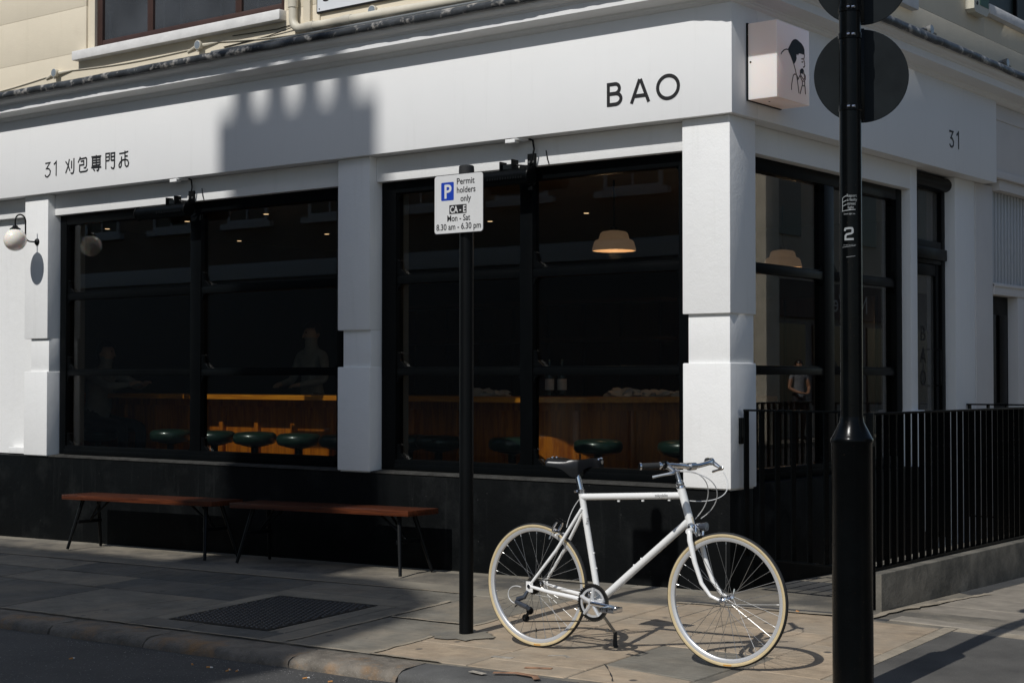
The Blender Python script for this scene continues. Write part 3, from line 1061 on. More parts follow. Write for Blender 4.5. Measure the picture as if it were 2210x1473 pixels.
m.box(DX - 0.045, DX + 0.004, 11.47, 11.90, 2.17, 2.258, 0.003)
m.box(DX - 0.045, DX + 0.004, 11.47, 11.90, 0.15, 0.42, 0.003)
m.build('door_leaf', FRAME, door)
for z0, z1 in ((0.42, 2.17), (2.44, 2.84)):
    m = MB()
    m.box(DX - 0.022, DX - 0.016, 11.40 if z0 > 2 else 11.47, 11.985 if z0 > 2 else 11.90, z0, z1)
    m.build('pane', GLASSD, door, smooth=0)
m = MB()
m.tube([(DX + 0.005, 11.87, 1.30), (DX + 0.055, 11.865, 1.31), (DX + 0.055, 11.865, 1.58), (DX + 0.005, 11.87, 1.59)], 0.009, 8)
m.build('handle', BLACKM, door)

# interior of the bar room
m = MB()
m.box(-14, -5.02, 8.665, 15.2, 0.0, 0.20)
m.build('interior_floor', INTFLOOR, B, smooth=0)
m = MB()
m.box(-14, -5.06, 8.62, 15.2, 2.965, 3.05)
m.build('interior_ceiling', INTCEIL, B, smooth=0)
m = MB()
m.box(-14, -5.06, 15.0, 15.2, 0.2, 2.965)
m.box(-14.0, -13.9, 8.62, 15.0, 0.2, 2.965)
m.each('interior_wall', INTWALL, B, smooth=0)
m = MB()
m.box(-5.2, -5.06, 12.06, 15.0, 0.2, 2.965)
m.each('interior_wall', INTWALL, B, smooth=0)
m = MB()
for i in range(16):
    m.box(-13.6 + i * 0.52, -13.12 + i * 0.52, 14.93, 14.985, 0.2, 2.2, 0.004)
m.each('wall_panel', wood('dark_wall_panels', (0.05, 0.022, 0.009), (0.028, 0.012, 0.005), (9, 9, 0.8)), B)
m = MB()
m.box(-12.8, -8.6, 13.6, 13.9, 1.75, 1.79)
m.box(-12.8, -8.6, 13.6, 13.9, 2.15, 2.19)
m.each('back_bar_shelf', wood('dark_shelf_wood', (0.06, 0.028, 0.012), (0.03, 0.014, 0.006)), B)
# roof slab and storey above, to close the building
m = MB()
m.box(-14, -5.25, 8.75, 15.2, 3.06, 3.2)
m.build('upper_floor', CREAM, B, smooth=0)
m = MB()
m.box(-14, UX - 0.002, UY + 0.002, 14.5, 5.302, 9.2, 0.01)
m.build('upper_storey', CREAM, B)

# ------------------------------------------------------------------ painted lettering on the fascia
SW = 0.018


def letter(strokes, w, f3, d=0.0025, name='letter', mt=BLACKP, parent=None, closed=False):
    m = MB()
    for i, s in enumerate(strokes):
        m.stroke(s, w, d * 0.3 + 0.0004 * i, d + 0.0004 * i, f3, closed)
    return m.build(name, mt, parent or B, smooth=0)


def arc(cx, cy, rx, ry, a0, a1, n=12):
    return [(cx + rx * math.cos(rad(a0 + (a1 - a0) * i / n)), cy + ry * math.sin(rad(a0 + (a1 - a0) * i / n))) for i in range(n + 1)]


zb_, zt_ = 3.105, 3.235
SW = 0.0225
xb = -5.642
zm = (zb_ + zt_) / 2 + 0.004
letter([[(xb, zb_ - SW / 2), (xb, zt_ + SW / 2)],
        [(xb, zt_), (xb + 0.052, zt_)] + arc(xb + 0.052, (zt_ + zm) / 2, 0.033, (zt_ - zm) / 2, 90, -90) + [(xb, zm)],
        [(xb, zm), (xb + 0.055, zm)] + arc(xb + 0.055, (zb_ + zm) / 2, 0.042, (zm - zb_) / 2, 90, -90) + [(xb, zb_)]], SW, LF)
letter([[(-5.466, 3.095), (-5.404, 3.244)], [(-5.398, 3.244), (-5.336, 3.095)], [(-5.444, 3.140), (-5.358, 3.140)]], SW, LF)
letter([arc(-5.194, 3.171, 0.076, 0.071, 0, 345, 34)], SW, LF, closed=True)

CJK = {
    'n3': [[(-11.555, 3.226), (-11.489, 3.229), (-11.539, 3.18), (-11.504, 3.177), (-11.482, 3.154), (-11.491, 3.126), (-11.522, 3.107), (-11.546, 3.111), (-11.559, 3.127)]],
    'n1': [[(-11.434, 3.207), (-11.4, 3.23), (-11.401, 3.107)]],
    'yi': [[(-11.27, 3.22), (-11.232, 3.181), (-11.209, 3.134)], [(-11.217, 3.236), (-11.232, 3.181), (-11.268, 3.118)], [(-11.186, 3.219), (-11.186, 3.153)], [(-11.153, 3.239), (-11.154, 3.137), (-11.163, 3.114), (-11.182, 3.109), (-11.197, 3.118)]],
    'bao': [[(-11.067, 3.241), (-11.078, 3.221), (-11.097, 3.195)], [(-11.078, 3.223), (-10.989, 3.228), (-10.98, 3.22), (-10.981, 3.164), (-10.992, 3.144), (-11.018, 3.144)], [(-11.06, 3.203), (-11.019, 3.205), (-11.018, 3.172), (-11.074, 3.172), (-11.076, 3.121), (-11.066, 3.113), (-10.988, 3.114), (-10.973, 3.12), (-10.968, 3.133)]],
    'zhuan': [[(-10.916, 3.228), (-10.784, 3.226)], [(-10.851, 3.239), (-10.85, 3.153)], [(-10.901, 3.153), (-10.901, 3.218), (-10.799, 3.216), (-10.798, 3.154)], [(-10.899, 3.197), (-10.798, 3.195)], [(-10.897, 3.176), (-10.798, 3.174)], [(-10.908, 3.151), (-10.794, 3.154)], [(-10.915, 3.138), (-10.783, 3.134)], [(-10.816, 3.146), (-10.816, 3.118), (-10.827, 3.106), (-10.843, 3.11)], [(-10.885, 3.122), (-10.867, 3.109)]],
    'men': [[(-10.722, 3.108), (-10.723, 3.239), (-10.676, 3.239), (-10.678, 3.178)], [(-10.721, 3.209), (-10.678, 3.21)], [(-10.721, 3.179), (-10.678, 3.179)], [(-10.652, 3.176), (-10.654, 3.237), (-10.606, 3.237), (-10.609, 3.124), (-10.619, 3.107), (-10.642, 3.111), (-10.653, 3.121)], [(-10.653, 3.208), (-10.608, 3.208)], [(-10.652, 3.177), (-10.61, 3.178)]],
    'dian': [[(-10.547, 3.224), (-10.48, 3.225), (-10.431, 3.233)], [(-10.473, 3.242), (-10.472, 3.14), (-10.469, 3.122), (-10.454, 3.109), (-10.433, 3.114), (-10.425, 3.136), (-10.437, 3.16), (-10.462, 3.169), (-10.504, 3.168), (-10.536, 3.15), (-10.55, 3.129), (-10.546, 3.112), (-10.532, 3.109), (-10.519, 3.121), (-10.517, 3.198)], [(-10.473, 3.197), (-10.438, 3.197)]],
}
for k_, s in CJK.items():
    letter(s, 0.0125, LF)
letter([[(11.655, 3.273), (11.728, 3.273), (11.684, 3.222), (11.712, 3.219), (11.738, 3.198), (11.733, 3.168), (11.706, 3.153), (11.678, 3.156), (11.660, 3.172)]], 0.015, RF)
letter([[(11.80, 3.256), (11.838, 3.282), (11.838, 3.150)]], 0.015, RF)
# small vertical name on the door glass
DF = lambda a, b, d: Vector((DX - 0.014 + d, a, b))
dl = 0.010
letter([[(11.66, 1.655), (11.66, 1.765)], [(11.66, 1.76), (11.695, 1.76)] + arc(11.695, 1.737, 0.022, 0.023, 90, -90, 6) + [(11.66, 1.714)], [(11.66, 1.714), (11.70, 1.714)] + arc(11.70, 1.687, 0.027, 0.027, 90, -90, 6) + [(11.66, 1.66)]], dl, DF, parent=door)
letter([[(11.645, 1.485), (11.692, 1.595), (11.738, 1.485)], [(11.662, 1.52), (11.722, 1.52)]], dl, DF, parent=door)
letter([arc(11.69, 1.365, 0.044, 0.052, 0, 345, 24)], dl, DF, parent=door, closed=True)


# text from the built-in font, as flat print
def text_mesh(body, size, bold=0.0):
    cu = bpy.data.curves.new('t', 'FONT')
    cu.body = body
    cu.size = size
    cu.offset = bold
    cu.align_x = 'CENTER'
    cu.resolution_u = 3
    o = bpy.data.objects.new('t', cu)
    col.objects.link(o)
    dg = bpy.context.evaluated_depsgraph_get()
    dg.update()
    me = bpy.data.meshes.new_from_object(o.evaluated_get(dg))
    vs = [(p.co.x, p.co.y) for p in me.vertices]
    fs = [tuple(p.vertices) for p in me.polygons]
    bpy.data.objects.remove(o)
    bpy.data.curves.remove(cu)
    bpy.data.meshes.remove(me)
    return vs, fs


def lettering(body, size, f2, mt, parent, xs=1.0, bold=0.0, name='lettering', local=False, width=None):
    vs, fs = text_mesh(body, size, bold)
    if width:
        xs = width / (max(v[0] for v in vs) - min(v[0] for v in vs))
    m = MB()
    m.add([f2(a * xs, b) for a, b in vs], fs)
    return m.build(name, mt, parent, smooth=0, local=local)


# ------------------------------------------------------------------ things fixed to the building
# projecting light box with its line drawing
lb = thing('light_box_sign', 'white projecting light box with line drawing of a man eating a bun', 'sign', (-4.637, 8.69, 3.06))
m = MB()
m.box(FX + 0.012, -4.532, 8.478, 8.905, 3.064, 3.535, 0.006)
m.build('case', LBOX, lb)
m = MB()
m.box(FX + 0.001, FX + 0.012, 8.474, 8.909, 3.061, 3.538)
m.build('back_plate', GREYBACK, lb)
m = MB()
for (a, b, c) in ((FX + 0.03, 8.4775, 3.295), (-4.65, 8.60, 3.0635)):
    m.lathe([(0.0001, -0.002), (0.006, -0.002), (0.006, 0.002), (0.0001, 0.002)], (a, b, c), 'Y' if c > 3.2 else 'Z', 10)
m.each('screw', BLACKM, lb)
LOGO = [[(8.618, 3.374), (8.633, 3.391), (8.654, 3.414), (8.672, 3.434), (8.695, 3.448), (8.718, 3.454), (8.741, 3.454), (8.768, 3.447), (8.796, 3.44), (8.823, 3.425), (8.837, 3.406), (8.838, 3.375), (8.813, 3.374), (8.786, 3.374), (8.767, 3.373), (8.758, 3.367), (8.751, 3.358), (8.744, 3.363), (8.732, 3.361), (8.729, 3.349), (8.732, 3.337), (8.726, 3.323), (8.712, 3.308), (8.698, 3.295), (8.685, 3.306), (8.667, 3.326), (8.644, 3.353), (8.631, 3.365)], [(8.775, 3.253), (8.777, 3.269), (8.79, 3.281), (8.808, 3.286), (8.82, 3.283), (8.818, 3.269), (8.822, 3.25), (8.803, 3.253), (8.78, 3.248)], [(8.528, 3.329), (8.542, 3.344), (8.568, 3.361), (8.595, 3.371), (8.618, 3.373)], [(8.626, 3.367), (8.658, 3.338), (8.694, 3.296), (8.716, 3.261), (8.734, 3.221), (8.747, 3.18), (8.762, 3.124)], [(8.838, 3.376), (8.836, 3.362), (8.827, 3.346), (8.836, 3.328), (8.841, 3.307), (8.833, 3.299), (8.824, 3.298), (8.829, 3.292)], [(8.795, 3.344), (8.809, 3.344), (8.818, 3.35)], [(8.799, 3.325), (8.811, 3.325), (8.818, 3.33)], [(8.78, 3.25), (8.794, 3.235), (8.821, 3.219), (8.835, 3.224), (8.835, 3.245), (8.826, 3.27), (8.817, 3.281)], [(8.836, 3.254), (8.848, 3.243), (8.847, 3.225), (8.835, 3.21), (8.807, 3.206), (8.794, 3.217), (8.775, 3.238), (8.761, 3.221), (8.748, 3.208), (8.743, 3.231)], [(8.663, 3.131), (8.665, 3.164), (8.675, 3.195), (8.688, 3.225), (8.707, 3.236), (8.72, 3.234)], [(8.807, 3.206), (8.807, 3.178), (8.838, 3.18), (8.838, 3.209)], [(8.802, 3.175), (8.776, 3.123)], [(8.842, 3.181), (8.848, 3.13)]]
BF = lambda a, b, d: Vector((-4.532 + d, a, b))
m = MB()
for poly in LOGO[:2]:
    m.prism(poly, 0.0002, 0.0012, BF)
for i, s in enumerate(LOGO[2:]):
    m.stroke(s, 0.0072 if i < 2 else 0.0058, 0.0003, 0.0014 + 0.0001 * i, BF)
m.build('drawing', BLACKP, lb, smooth=0)

# globe wall lamp on the first pilaster
wl = thing('globe_wall_lamp', 'opal globe wall lamp on a black swan neck arm beside the left window', 'lamp', (-11.733, PY, 2.565))
gx, gy, gz_ = -11.733, PY - 0.225, 2.560
m = MB()
pr_ = [(0.0985 * math.sin(math.pi * i / 20), -0.0985 * math.cos(math.pi * i / 20)) for i in range(20)]
m.lathe([(max(a, 0.0001), b) for a, b in pr_ if not (b > 0.08)] + [(0.045, 0.088)], (gx, gy, gz_), 'Z', 36)
m.build('globe', OPAL, wl)
m = MB()
m.lathe([(0.0001, 0.125), (0.018, 0.125), (0.028, 0.108), (0.046, 0.097), (0.047, 0.080), (0.0001, 0.079)], (gx, gy, gz_), 'Z', 24)
m.build('cap', BLACKM, wl)
m = MB()
pts = [(gx, gy, gz_ + 0.12)]
for i in range(13):
    a = math.pi * i / 12
    pts.append((gx, gy + 0.052 - 0.052 * math.cos(a), gz_ + 0.165 + 0.058 * math.sin(a)))
pts += [(gx, gy + 0.104, gz_ + 0.10), (gx, gy + 0.104, gz_ + 0.04)]
for i in range(1, 8):
    a = math.pi / 2 * i / 7
    pts.append((gx, gy + 0.104 + 0.05 * (1 - math.cos(a)), gz_ + 0.04 - 0.045 * math.sin(a)))
pts += [(gx, PY - 0.004, gz_ - 0.005)]
m.tube(pts, 0.0068, 10)
m.build('arm', BLACKM, wl)
m = MB()
m.lathe([(0.0001, -0.022), (0.012, -0.020), (0.026, -0.012), (0.032, -0.001), (0.032, 0.0), (0.0001, 0.0)], (gx, PY, gz_ - 0.004), 'Y', 24)
m.build('wall_rose', BLACKM, wl)

# two infra-red patio heaters under the fascia
def heater(x1, label):
    h = thing('patio_heater', label, 'heater', (x1 - 0.31, FY + 0.04, 2.71), group='patio heaters over the windows')
    x0 = x1 - 0.62
    yc, zc_ = FY + 0.035, 2.712
    m = MB()
    ring = [(0.052 * math.cos(rad(a)), 0.052 * math.sin(rad(a))) for a in range(-30, 215, 15)] + [(-0.03, -0.052), (0.03, -0.052)]
    m.prism([(yc + a, zc_ + b) for a, b in ring], x0 + 0.012, x1 - 0.012, lambda a, b, d: Vector((d, a, b)))
    m.build('body', FRAME, h)
    for xx in (x0, x1 - 0.012):
        m = MB()
        m.lathe([(0.0001, 0), (0.056, 0.0), (0.058, 0.006), (0.056, 0.012), (0.0001, 0.012)], (xx, yc, zc_), 'X', 20)
        m.build('end_cap', FRAME, h)
    m = MB()
    for i in range(14):
        m.box(x1 - 0.34 + i * 0.022, x1 - 0.328 + i * 0.022, yc - 0.0545, yc - 0.050, zc_ - 0.02, zc_ - 0.004)
    m.each('vent', BLACKM, h)
    m = MB()
    m.box(x1 - 0.25, x1 - 0.24, yc - 0.03, yc + 0.04, zc_ + 0.04, zc_ + 0.105)
    m.box(x1 - 0.15, x1 - 0.14, yc - 0.03, yc + 0.04, zc_ + 0.04, zc_ + 0.115)
    m.box(x1 - 0.24, x1 - 0.15, yc + 0.01, yc + 0.035, zc_ + 0.05, zc_ + 0.09)
    m.each('control_box', BLACKM, h)
    m = MB()
    m.box(x1 - 0.238, x1 - 0.155, yc - 0.005, yc + 0.009, zc_ + 0.055, zc_ + 0.085)
    m.build('display', GREYBACK, h)
    m = MB()
    m.box(x1 - 0.085, x1 - 0.02, FY + 0.10, FY + 0.119, zc_ + 0.055, zc_ + 0.155, 0.004)
    m.tube([(x1 - 0.05, FY + 0.10, zc_ + 0.09), (x1 - 0.06, yc + 0.02, zc_ + 0.05)], 0.012, 8)
    m.tube([(x1 - 0.14, yc + 0.02, zc_ + 0.08), (x1 - 0.05, FY + 0.09, zc_ + 0.07)], 0.006, 6)
    m.build('bracket', BLACKM, h)
    m = MB()
    for a, b in ((-0.068, 0.10), (-0.036, 0.10), (-0.052, 0.075)):
        m.lathe([(0.0001, -0.003), (0.009, -0.003), (0.009, 0.0), (0.0001, 0.0)], (x1 + a, FY + 0.10, zc_ + b), 'Y', 10)
    m.each('bolt', STEEL, h)
    m = MB()
    m.tube([(x1 - 0.06, FY + 0.085, 2.964), (x1 - 0.02, FY + 0.075, 2.95), (x1 - 0.005, FY + 0.07, 2.89), (x1 - 0.02, FY + 0.07, 2.82), (x1 - 0.05, FY + 0.07, 2.78), (x1 - 0.10, yc, zc_ + 0.06)], 0.0065, 8)
    m.build('cable', BLACKM, h)
    m = MB()
    m.lathe([(0.0001, 0), (0.06, 0), (0.055, -0.012), (0.0001, -0.014)], (x1 - 0.115, FY + 0.06, 2.966), 'Z', 18)
    m.box(x1 - 0.20, x1 - 0.118, FY + 0.004, FY + 0.05, 2.938, 2.963, 0.003)
    m.each('junction_box', WHITE, h)
    m = MB()
    m.tube([(x1 + 0.06, FY + 0.117, 2.88), (x1 + 0.075, FY + 0.112, 2.82), (x1 + 0.085, FY + 0.117, 2.786)], 0.004, 6)
    m.build('loose_wire', BLACKM, h)
    return h


heater(-9.715, 'black tubular patio heater above the left window')
heater(-6.285, 'black tubular patio heater partly hidden by the parking sign')

SHADEH = mat('shaded_housing', (0.16, 0.16, 0.155), 0.5)  # darker copy of the housing colour, for shade on the side wall
# bulkhead spot lights with their conduit along the wall
def spot_light(pos, front, label):
    s = thing('wall_spot_light', label, 'light', pos, group='round glass wall lights above the cornice')
    ax = 'Y' if front == 'L' else 'X'
    sg = -1 if front == 'L' else 1
    m = MB()
    m.lathe([(0.0001, 0), (0.026, 0), (0.034, sg * 0.022), (0.037, sg * 0.040), (0.037, sg * 0.052), (0.032, sg * 0.053)], pos, ax, 20)
    p = Vector(pos)
    along = Vector((1, 0, 0)) if front == 'L' else Vector((0, 1, 0))
    out = Vector((0, -1, 0)) if front == 'L' else Vector((1, 0, 0))
    m.tube([p + along * -0.17 + Vector((0, 0, -0.03)) + out * 0.006, p + along * -0.06 + out * 0.012, p + out * 0.02, p + along * 0.06 + out * 0.012, p + along * 0.19 + Vector((0, 0, 0.004)) + out * 0.006], [0.006, 0.014, 0.018, 0.014, 0.006], 8)
    m.build('housing', CREAMPIPE if front == 'L' else SHADEH, s)
    m = MB()
    m.lathe([(0.0001, sg * 0.044), (0.0318, sg * 0.044), (0.0318, sg * 0.0545), (0.0001, sg * 0.056)], pos, ax, 20)
    m.build('lens', GLENS, s)
    m = MB()
    q = p + Vector((0, 0, -0.040)) + out * 0.035 + along * -0.012
    m.lathe([(0.0001, -0.012), (0.011, -0.010), (0.012, 0.006), (0.0001, 0.012)], q, 'Z', 12)
    m.build('sensor', CREAMPIPE, s)
    return s


spot_light((-11.448 + 0.03, UY, 4.0), 'L', 'round glass wall light at far left, left of the brown upper window')
spot_light((-9.59 + 0.03, UY, 4.0), 'L', 'round glass wall light under the sill of the brown upper window')
spot_light((-7.713 + 0.03, UY, 4.005), 'L', 'round glass wall light below the street name plate')
spot_light((UX, 11.28, 3.99), 'R', 'round glass wall light on the shaded side wall just past the round signs')
spot_light((UX, 12.86, 3.99), 'R', 'round glass wall light on the shaded side wall at the far right')

# thin cable slung along the wall between those lights
m = MB()
pts = [(-13.0, UY - 0.006, 3.925)]
for a, b in (((-11.6, 3.985), (-11.24, 4.005)), ((-9.75, 3.985), (-9.37, 4.006)), ((-8.3, 3.945), (-7.9, 3.985)), ((-7.5, 4.01), (-6.6, 4.02))):
    pts += [(a[0], UY - 0.006, a[1]), (b[0], UY - 0.006, b[1])]
full = []
for (p, q) in zip(pts[:-1], pts[1:]):
    for i in range(8):
        t = i / 8
        full.append((p[0] + (q[0] - p[0]) * t, p[1], p[2] + (q[2] - p[2]) * t - 0.012 * math.sin(math.pi * t) * (q[0] - p[0])))
m.tube(full + [pts[-1]], 0.0045, 6)
tag(m.build('wall_cable', CREAMPIPE), 'thin cream cable sagging along the wall from light to light', 'cable')
m = MB()
m.tube([(-9.3, UY - 0.006, 3.955), (-8.8, UY - 0.005, 3.975), (-8.5, UY - 0.02, 4.005)], 0.0035, 6)
m.tube([(-9.2, UY - 0.006, 4.03), (-8.7, UY - 0.006, 4.015), (-8.52, UY - 0.006, 4.03)], 0.003, 6)
tag(m.build('loose_wire', BLACKM), 'two loose dark wires running to the foot of the cream downpipe', 'wire')

# cream down pipe turning along the cornice, grey conduit lying on the lead
dp = thing('down_pipe', 'cream down pipe bending to run along above the cornice', 'pipe', (-8.5, UY - 0.05, 3.96))
m = MB()
yp = UY - 0.045
pts = [(-8.49, yp, 5.3), (-8.49, yp, 4.06)]
for i in range(1, 8):
    a = math.pi / 2 * i / 7
    pts.append((-8.49 + 0.085 * (1 - math.cos(a)), yp, 4.06 - 0.085 * math.sin(a)))
pts += [(-7.5, yp, 3.965), (-6.2, yp, 3.955), (-5.0, yp, 3.95)]
m.tube(pts, 0.033, 16)
m.build('pipe_run', CREAMPIPE, dp)
for (a, b, c, ax) in ((-8.49, 4.19, 0.0, 'Z'), (-8.30, 3.974, 0, 'X'), (-7.92, 3.970, 0, 'X'), (-6.9, 3.961, 0, 'X')):
    m = MB()
    m.lathe([(0.033, -0.05), (0.038, -0.048), (0.038, 0.03), (0.034, 0.035)], (a, yp, b), ax, 16)
    m.build('pipe_collar', CREAMPIPE, dp)
m = MB()
m.box(-8.40, -8.33, UY - 0.03, UY - 0.001, 4.0, 5.3, 0.004)
m.box(-8.26, -8.245, UY - 0.012, UY - 0.001, 3.95, 5.3)
tag(m.build('cable_trunking', CREAM), 'cream cable trunking running up the wall beside the downpipe', 'trunking')
m = MB()
m.tube([(-9.3, FY - 0.10, 3.892), (-7.9, FY - 0.09, 3.896), (-6.3, FY - 0.09, 3.897), (FX + 0.05, FY - 0.09, 3.896)], 0.013, 10)
m.tube([(FX + 0.10, FY + 0.1, 3.896), (FX + 0.10, 10.5, 3.897), (FX + 0.10, 14.3, 3.896)], 0.020, 10)
tag(m.build('grey_conduit', mat('grey_conduit_plastic', (0.13, 0.14, 0.145), 0.5)), 'grey conduit lying along the top of the lead flashing', 'conduit')

# street name plate
ss = thing('street_name_plate', 'white enamel street name plate with black border, cut by the top edge', 'sign', (-7.9, UY - 0.02, 4.12))
m = MB()
m.box(-8.27, -7.10, UY - 0.022, UY - 0.002, 4.066, 4.40, 0.008)
m.build('border', BLACKP, ss)
m = MB()
m.box(-8.257, -7.113, UY - 0.0245, UY - 0.021, 4.080, 4.386)
m.build('plate', ENAMEL, ss)
lettering('STREET', 0.15, lambda a, b: Vector((-7.90 + a, UY - 0.0262, 4.146 + b)), BLACKP, ss, width=0.60)
m = MB()
m.lathe([(0.0001, -0.003), (0.005, -0.003), (0.005, 0.0), (0.0001, 0.0)], (-8.235, UY - 0.0245, 4.098), 'Y', 10)
m.build('screw', BLACKM, ss)

# alarm box on the side wall
al = thing('alarm_box', 'cream alarm box with green panel on the shaded side wall', 'alarm box', (UX + 0.04, 12.22, 4.35))
m = MB()
m.prism([(12.07, 4.60), (12.07, 4.30), (12.10, 4.275), (12.34, 4.275), (12.38, 4.32), (12.38, 4.60)], 0.001, 0.075, lambda a, b, d: Vector((UX + d, a, b)))
m.build('case', mat('cream_alarm_plastic', (0.52, 0.49, 0.40), 0.5), al)
m = MB()
m.box(UX + 0.0752, UX + 0.078, 12.19, 12.375, 4.345, 4.60)
m.build('panel', GREENS, al)
m = MB()
m.lathe([(0.0001, 0), (0.016, 0.0), (0.014, 0.006), (0.0001, 0.007)], (UX + 0.0752, 12.13, 4.35), 'X', 14)
m.build('button', BLACKM, al)

# ------------------------------------------------------------------ next building along the side street
nb = thing('neighbour_shop', 'pale grey neighbouring shopfront with slatted grille above a black panelled door', 'building', (FX, 13.6, 0.0))
m = MB()
m.box(-5.3, FX - 0.03, 12.655, 16.0, 3.08, 3.63, 0.004)
m.box(-5.3, FX - 0.015, 12.656, 16.0, 3.02, 3.08, 0.004)
m.box(-5.3, FX - 0.022, 12.657, 16.0, 3.50, 3.54, 0.004)
m.box(-5.3, FX - 0.05, 12.85, 16.0, 2.93, 3.018, 0.004)
m.build('fascia', GREYW, nb)
m = MB()
m.box(-5.3, FX - 0.10, 12.85, 16.0, 2.06, 2.16, 0.004)
m.box(-5.3, FX - 0.09, 12.85, 16.0, 2.13, 2.15, 0.003)
m.box(-5.3, FX - 0.11, 13.42, 13.62, 0.0, 2.06, 0.004)
m.box(-5.3, FX - 0.11, 13.90, 16.0, 0.0, 2.06, 0.004)
m.build('door_surround', GREYW, nb)
m = MB()
m.box(-5.3, FX - 0.19, 12.85, 16, 2.16, 2.93)
m.build('grille_backing', INTWALL, nb, smooth=0)
sl = None
for i in range(18):
    yy = 12.875 + i * 0.075
    if sl is None:
        m = MB()
        m.box(FX - 0.17, FX - 0.125, yy, yy + 0.030, 2.162, 2.928, 0.002)
        sl = m.build('slat', SLAT, nb)
    else:
        share(sl, 'slat', nb, (0, i * 0.075, 0))
m = MB()
m.box(FX - 0.24, FX - 0.20, 12.85, 13.42, 0.0, 2.06)
for a, b, z0, z1 in ((12.93, 13.10, 1.15, 1.9), (13.18, 13.36, 1.15, 1.9), (12.93, 13.10, 0.2, 0.95), (13.18, 13.36, 0.2, 0.95)):
    m.box(FX - 0.20, FX - 0.185, a, b, z0, z1, 0.006)
m.build('door', FRAME, nb)
m = MB()
m.box(-5.4, -5.31, 12.85, 16, 0, 3.0)
m.build('back_wall', INTWALL, nb, smooth=0)

# ------------------------------------------------------------------ low concrete wall, railings, gate
lw = thing('low_wall', 'stained raw concrete upstand carrying the black side railing', 'wall', (-3.78, 10.0, 0.08))
m = MB()
m.box(-3.972, -3.690, 8.080, 12.25, -0.2, 0.287, 0.006)
m.build('upstand', CONC, lw)

rl = thing('side_railing', 'black flat bar railing standing on the concrete upstand', 'railing', (-3.78, 10.2, 0.29))
m = MB()
m.box(-3.798, -3.760, 8.13, 12.2, 1.155, 1.167, 0.002)
m.build('top_rail', IRON, rl)
m = MB()
m.box(-3.798, -3.760, 8.13, 12.2, 0.296, 0.308, 0.002)
m.build('bottom_rail', IRON, rl)
bar0 = None
for i in range(41):
    yy = 8.155 + i * 0.098
    if bar0 is None:
        m = MB()
        m.box(-3.795, -3.763, yy - 0.005, yy + 0.005, 0.308, 1.155)
        bar0 = m.build('bar', IRON, rl, smooth=0)
    else:
        share(bar0, 'bar', rl, (0, i * 0.098, 0))
m = MB()
m.box(-3.80, -3.758, 8.122, 8.142, 0.288, 1.166, 0.002)
m.box(-3.97, -3.80, 8.125, 8.14, 1.153, 1.166, 0.002)
m.box(-3.97, -3.80, 8.125, 8.14, 0.296, 0.308, 0.002)
for xx in (-3.962, -3.91, -3.855):
    m.box(xx - 0.005, xx + 0.005, 8.122, 8.143, 0.308, 1.153)
m.each('end_bar', IRON, rl)

gt = thing('railing_gate', 'black flat bar gate hinged on the white corner pillar', 'gate', (-4.3, 8.40, 0.27))
A, Bp = Vector((-4.745, 8.455)), Vector((-3.985, 8.335))
gd = (Bp - A)
gl_ = gd.length
ang = math.atan2(gd.y, gd.x)
GM = Matrix.Translation((A.x, A.y, 0)) @ Matrix.Rotation(ang, 4, 'Z')
m = MB()
m.box(0, gl_, -0.02, 0.02, 1.160, 1.172, 0.002, GM)
m.build('top_rail', IRON, gt)
m = MB()
m.box(0, gl_, -0.02, 0.02, 0.268, 0.280, 0.002, GM)
m.build('bottom_rail', IRON, gt)
for i in range(7):
    u = 0.008 + i * 0.1165
    m = MB()
    m.box(u - 0.005, u + 0.005, -0.021, 0.021, 0.280, 1.160, 0, GM)
    m.build('bar', IRON, gt, smooth=0)
m = MB()
m.box(-4.783, -4.765, 8.44, 8.475, 0.96, 1.12, 0.002)
m.tube([(-4.758, 8.45, 1.00), (-4.758, 8.45, 1.12)], 0.010, 10)
m.tube([(-4.775, 8.45, 1.06), (-4.745, 8.452, 1.06)], 0.008, 8)
m.build('hinge', IRON, gt)

br = thing('door_railing', 'short black return railing by the restaurant door behind the long railing', 'railing', (-4.3, 12.15, 0.2))
m = MB()
m.box(-4.86, -3.76, 12.262, 12.30, 1.145, 1.157, 0.002)
m.build('top_rail', IRON, br)
m = MB()
m.box(-4.86, -3.76, 12.262, 12.30, 0.25, 0.262, 0.002)
m.build('bottom_rail', IRON, br)
for i in range(8):
    xx = -4.84 + i * 0.152
    m = MB()
    m.box(xx - 0.006, xx + 0.006, 12.258, 12.304, 0.262, 1.145)
    m.build('bar', IRON, br, smooth=0)

# ------------------------------------------------------------------ sign post with the parking plate
sp = thing('parking_sign_post', 'black post on the kerb side of the pavement carrying a permit parking plate', 'sign post', (-5.336, 6.497, gz(-5.336, 6.497)))
m = MB()
m.lathe([(0.038, -0.1), (0.038, 2.43), (0.0385, 2.44)], (-5.336, 6.497, 0), 'Z', 28)
m.build('post', POSTM, sp)
m = MB()
m.lathe([(0.0001, 2.500), (0.034, 2.500), (0.0405, 2.494), (0.0415, 2.47), (0.0405, 2.428), (0.038, 2.428)], (-5.336, 6.497, 0), 'Z', 28)
m.build('cap', RUBBER, sp)
plate = empty('sign_plate', Vector((-5.345, 6.44, 2.292)) - WL[sp.name])
plate.parent = sp


def rrect(x0, x1, z0, z1, r, n=5):
    out = []
    for cx_, cz_, a0 in ((x1 - r, z1 - r, 0), (x0 + r, z1 - r, 90), (x0 + r, z0 + r, 180), (x1 - r, z0 + r, 270)):
        for i in range(n + 1):
            a = rad(a0 + 90 * i / n)
            out.append((cx_ + r * math.cos(a), cz_ + r * math.sin(a)))
    return out


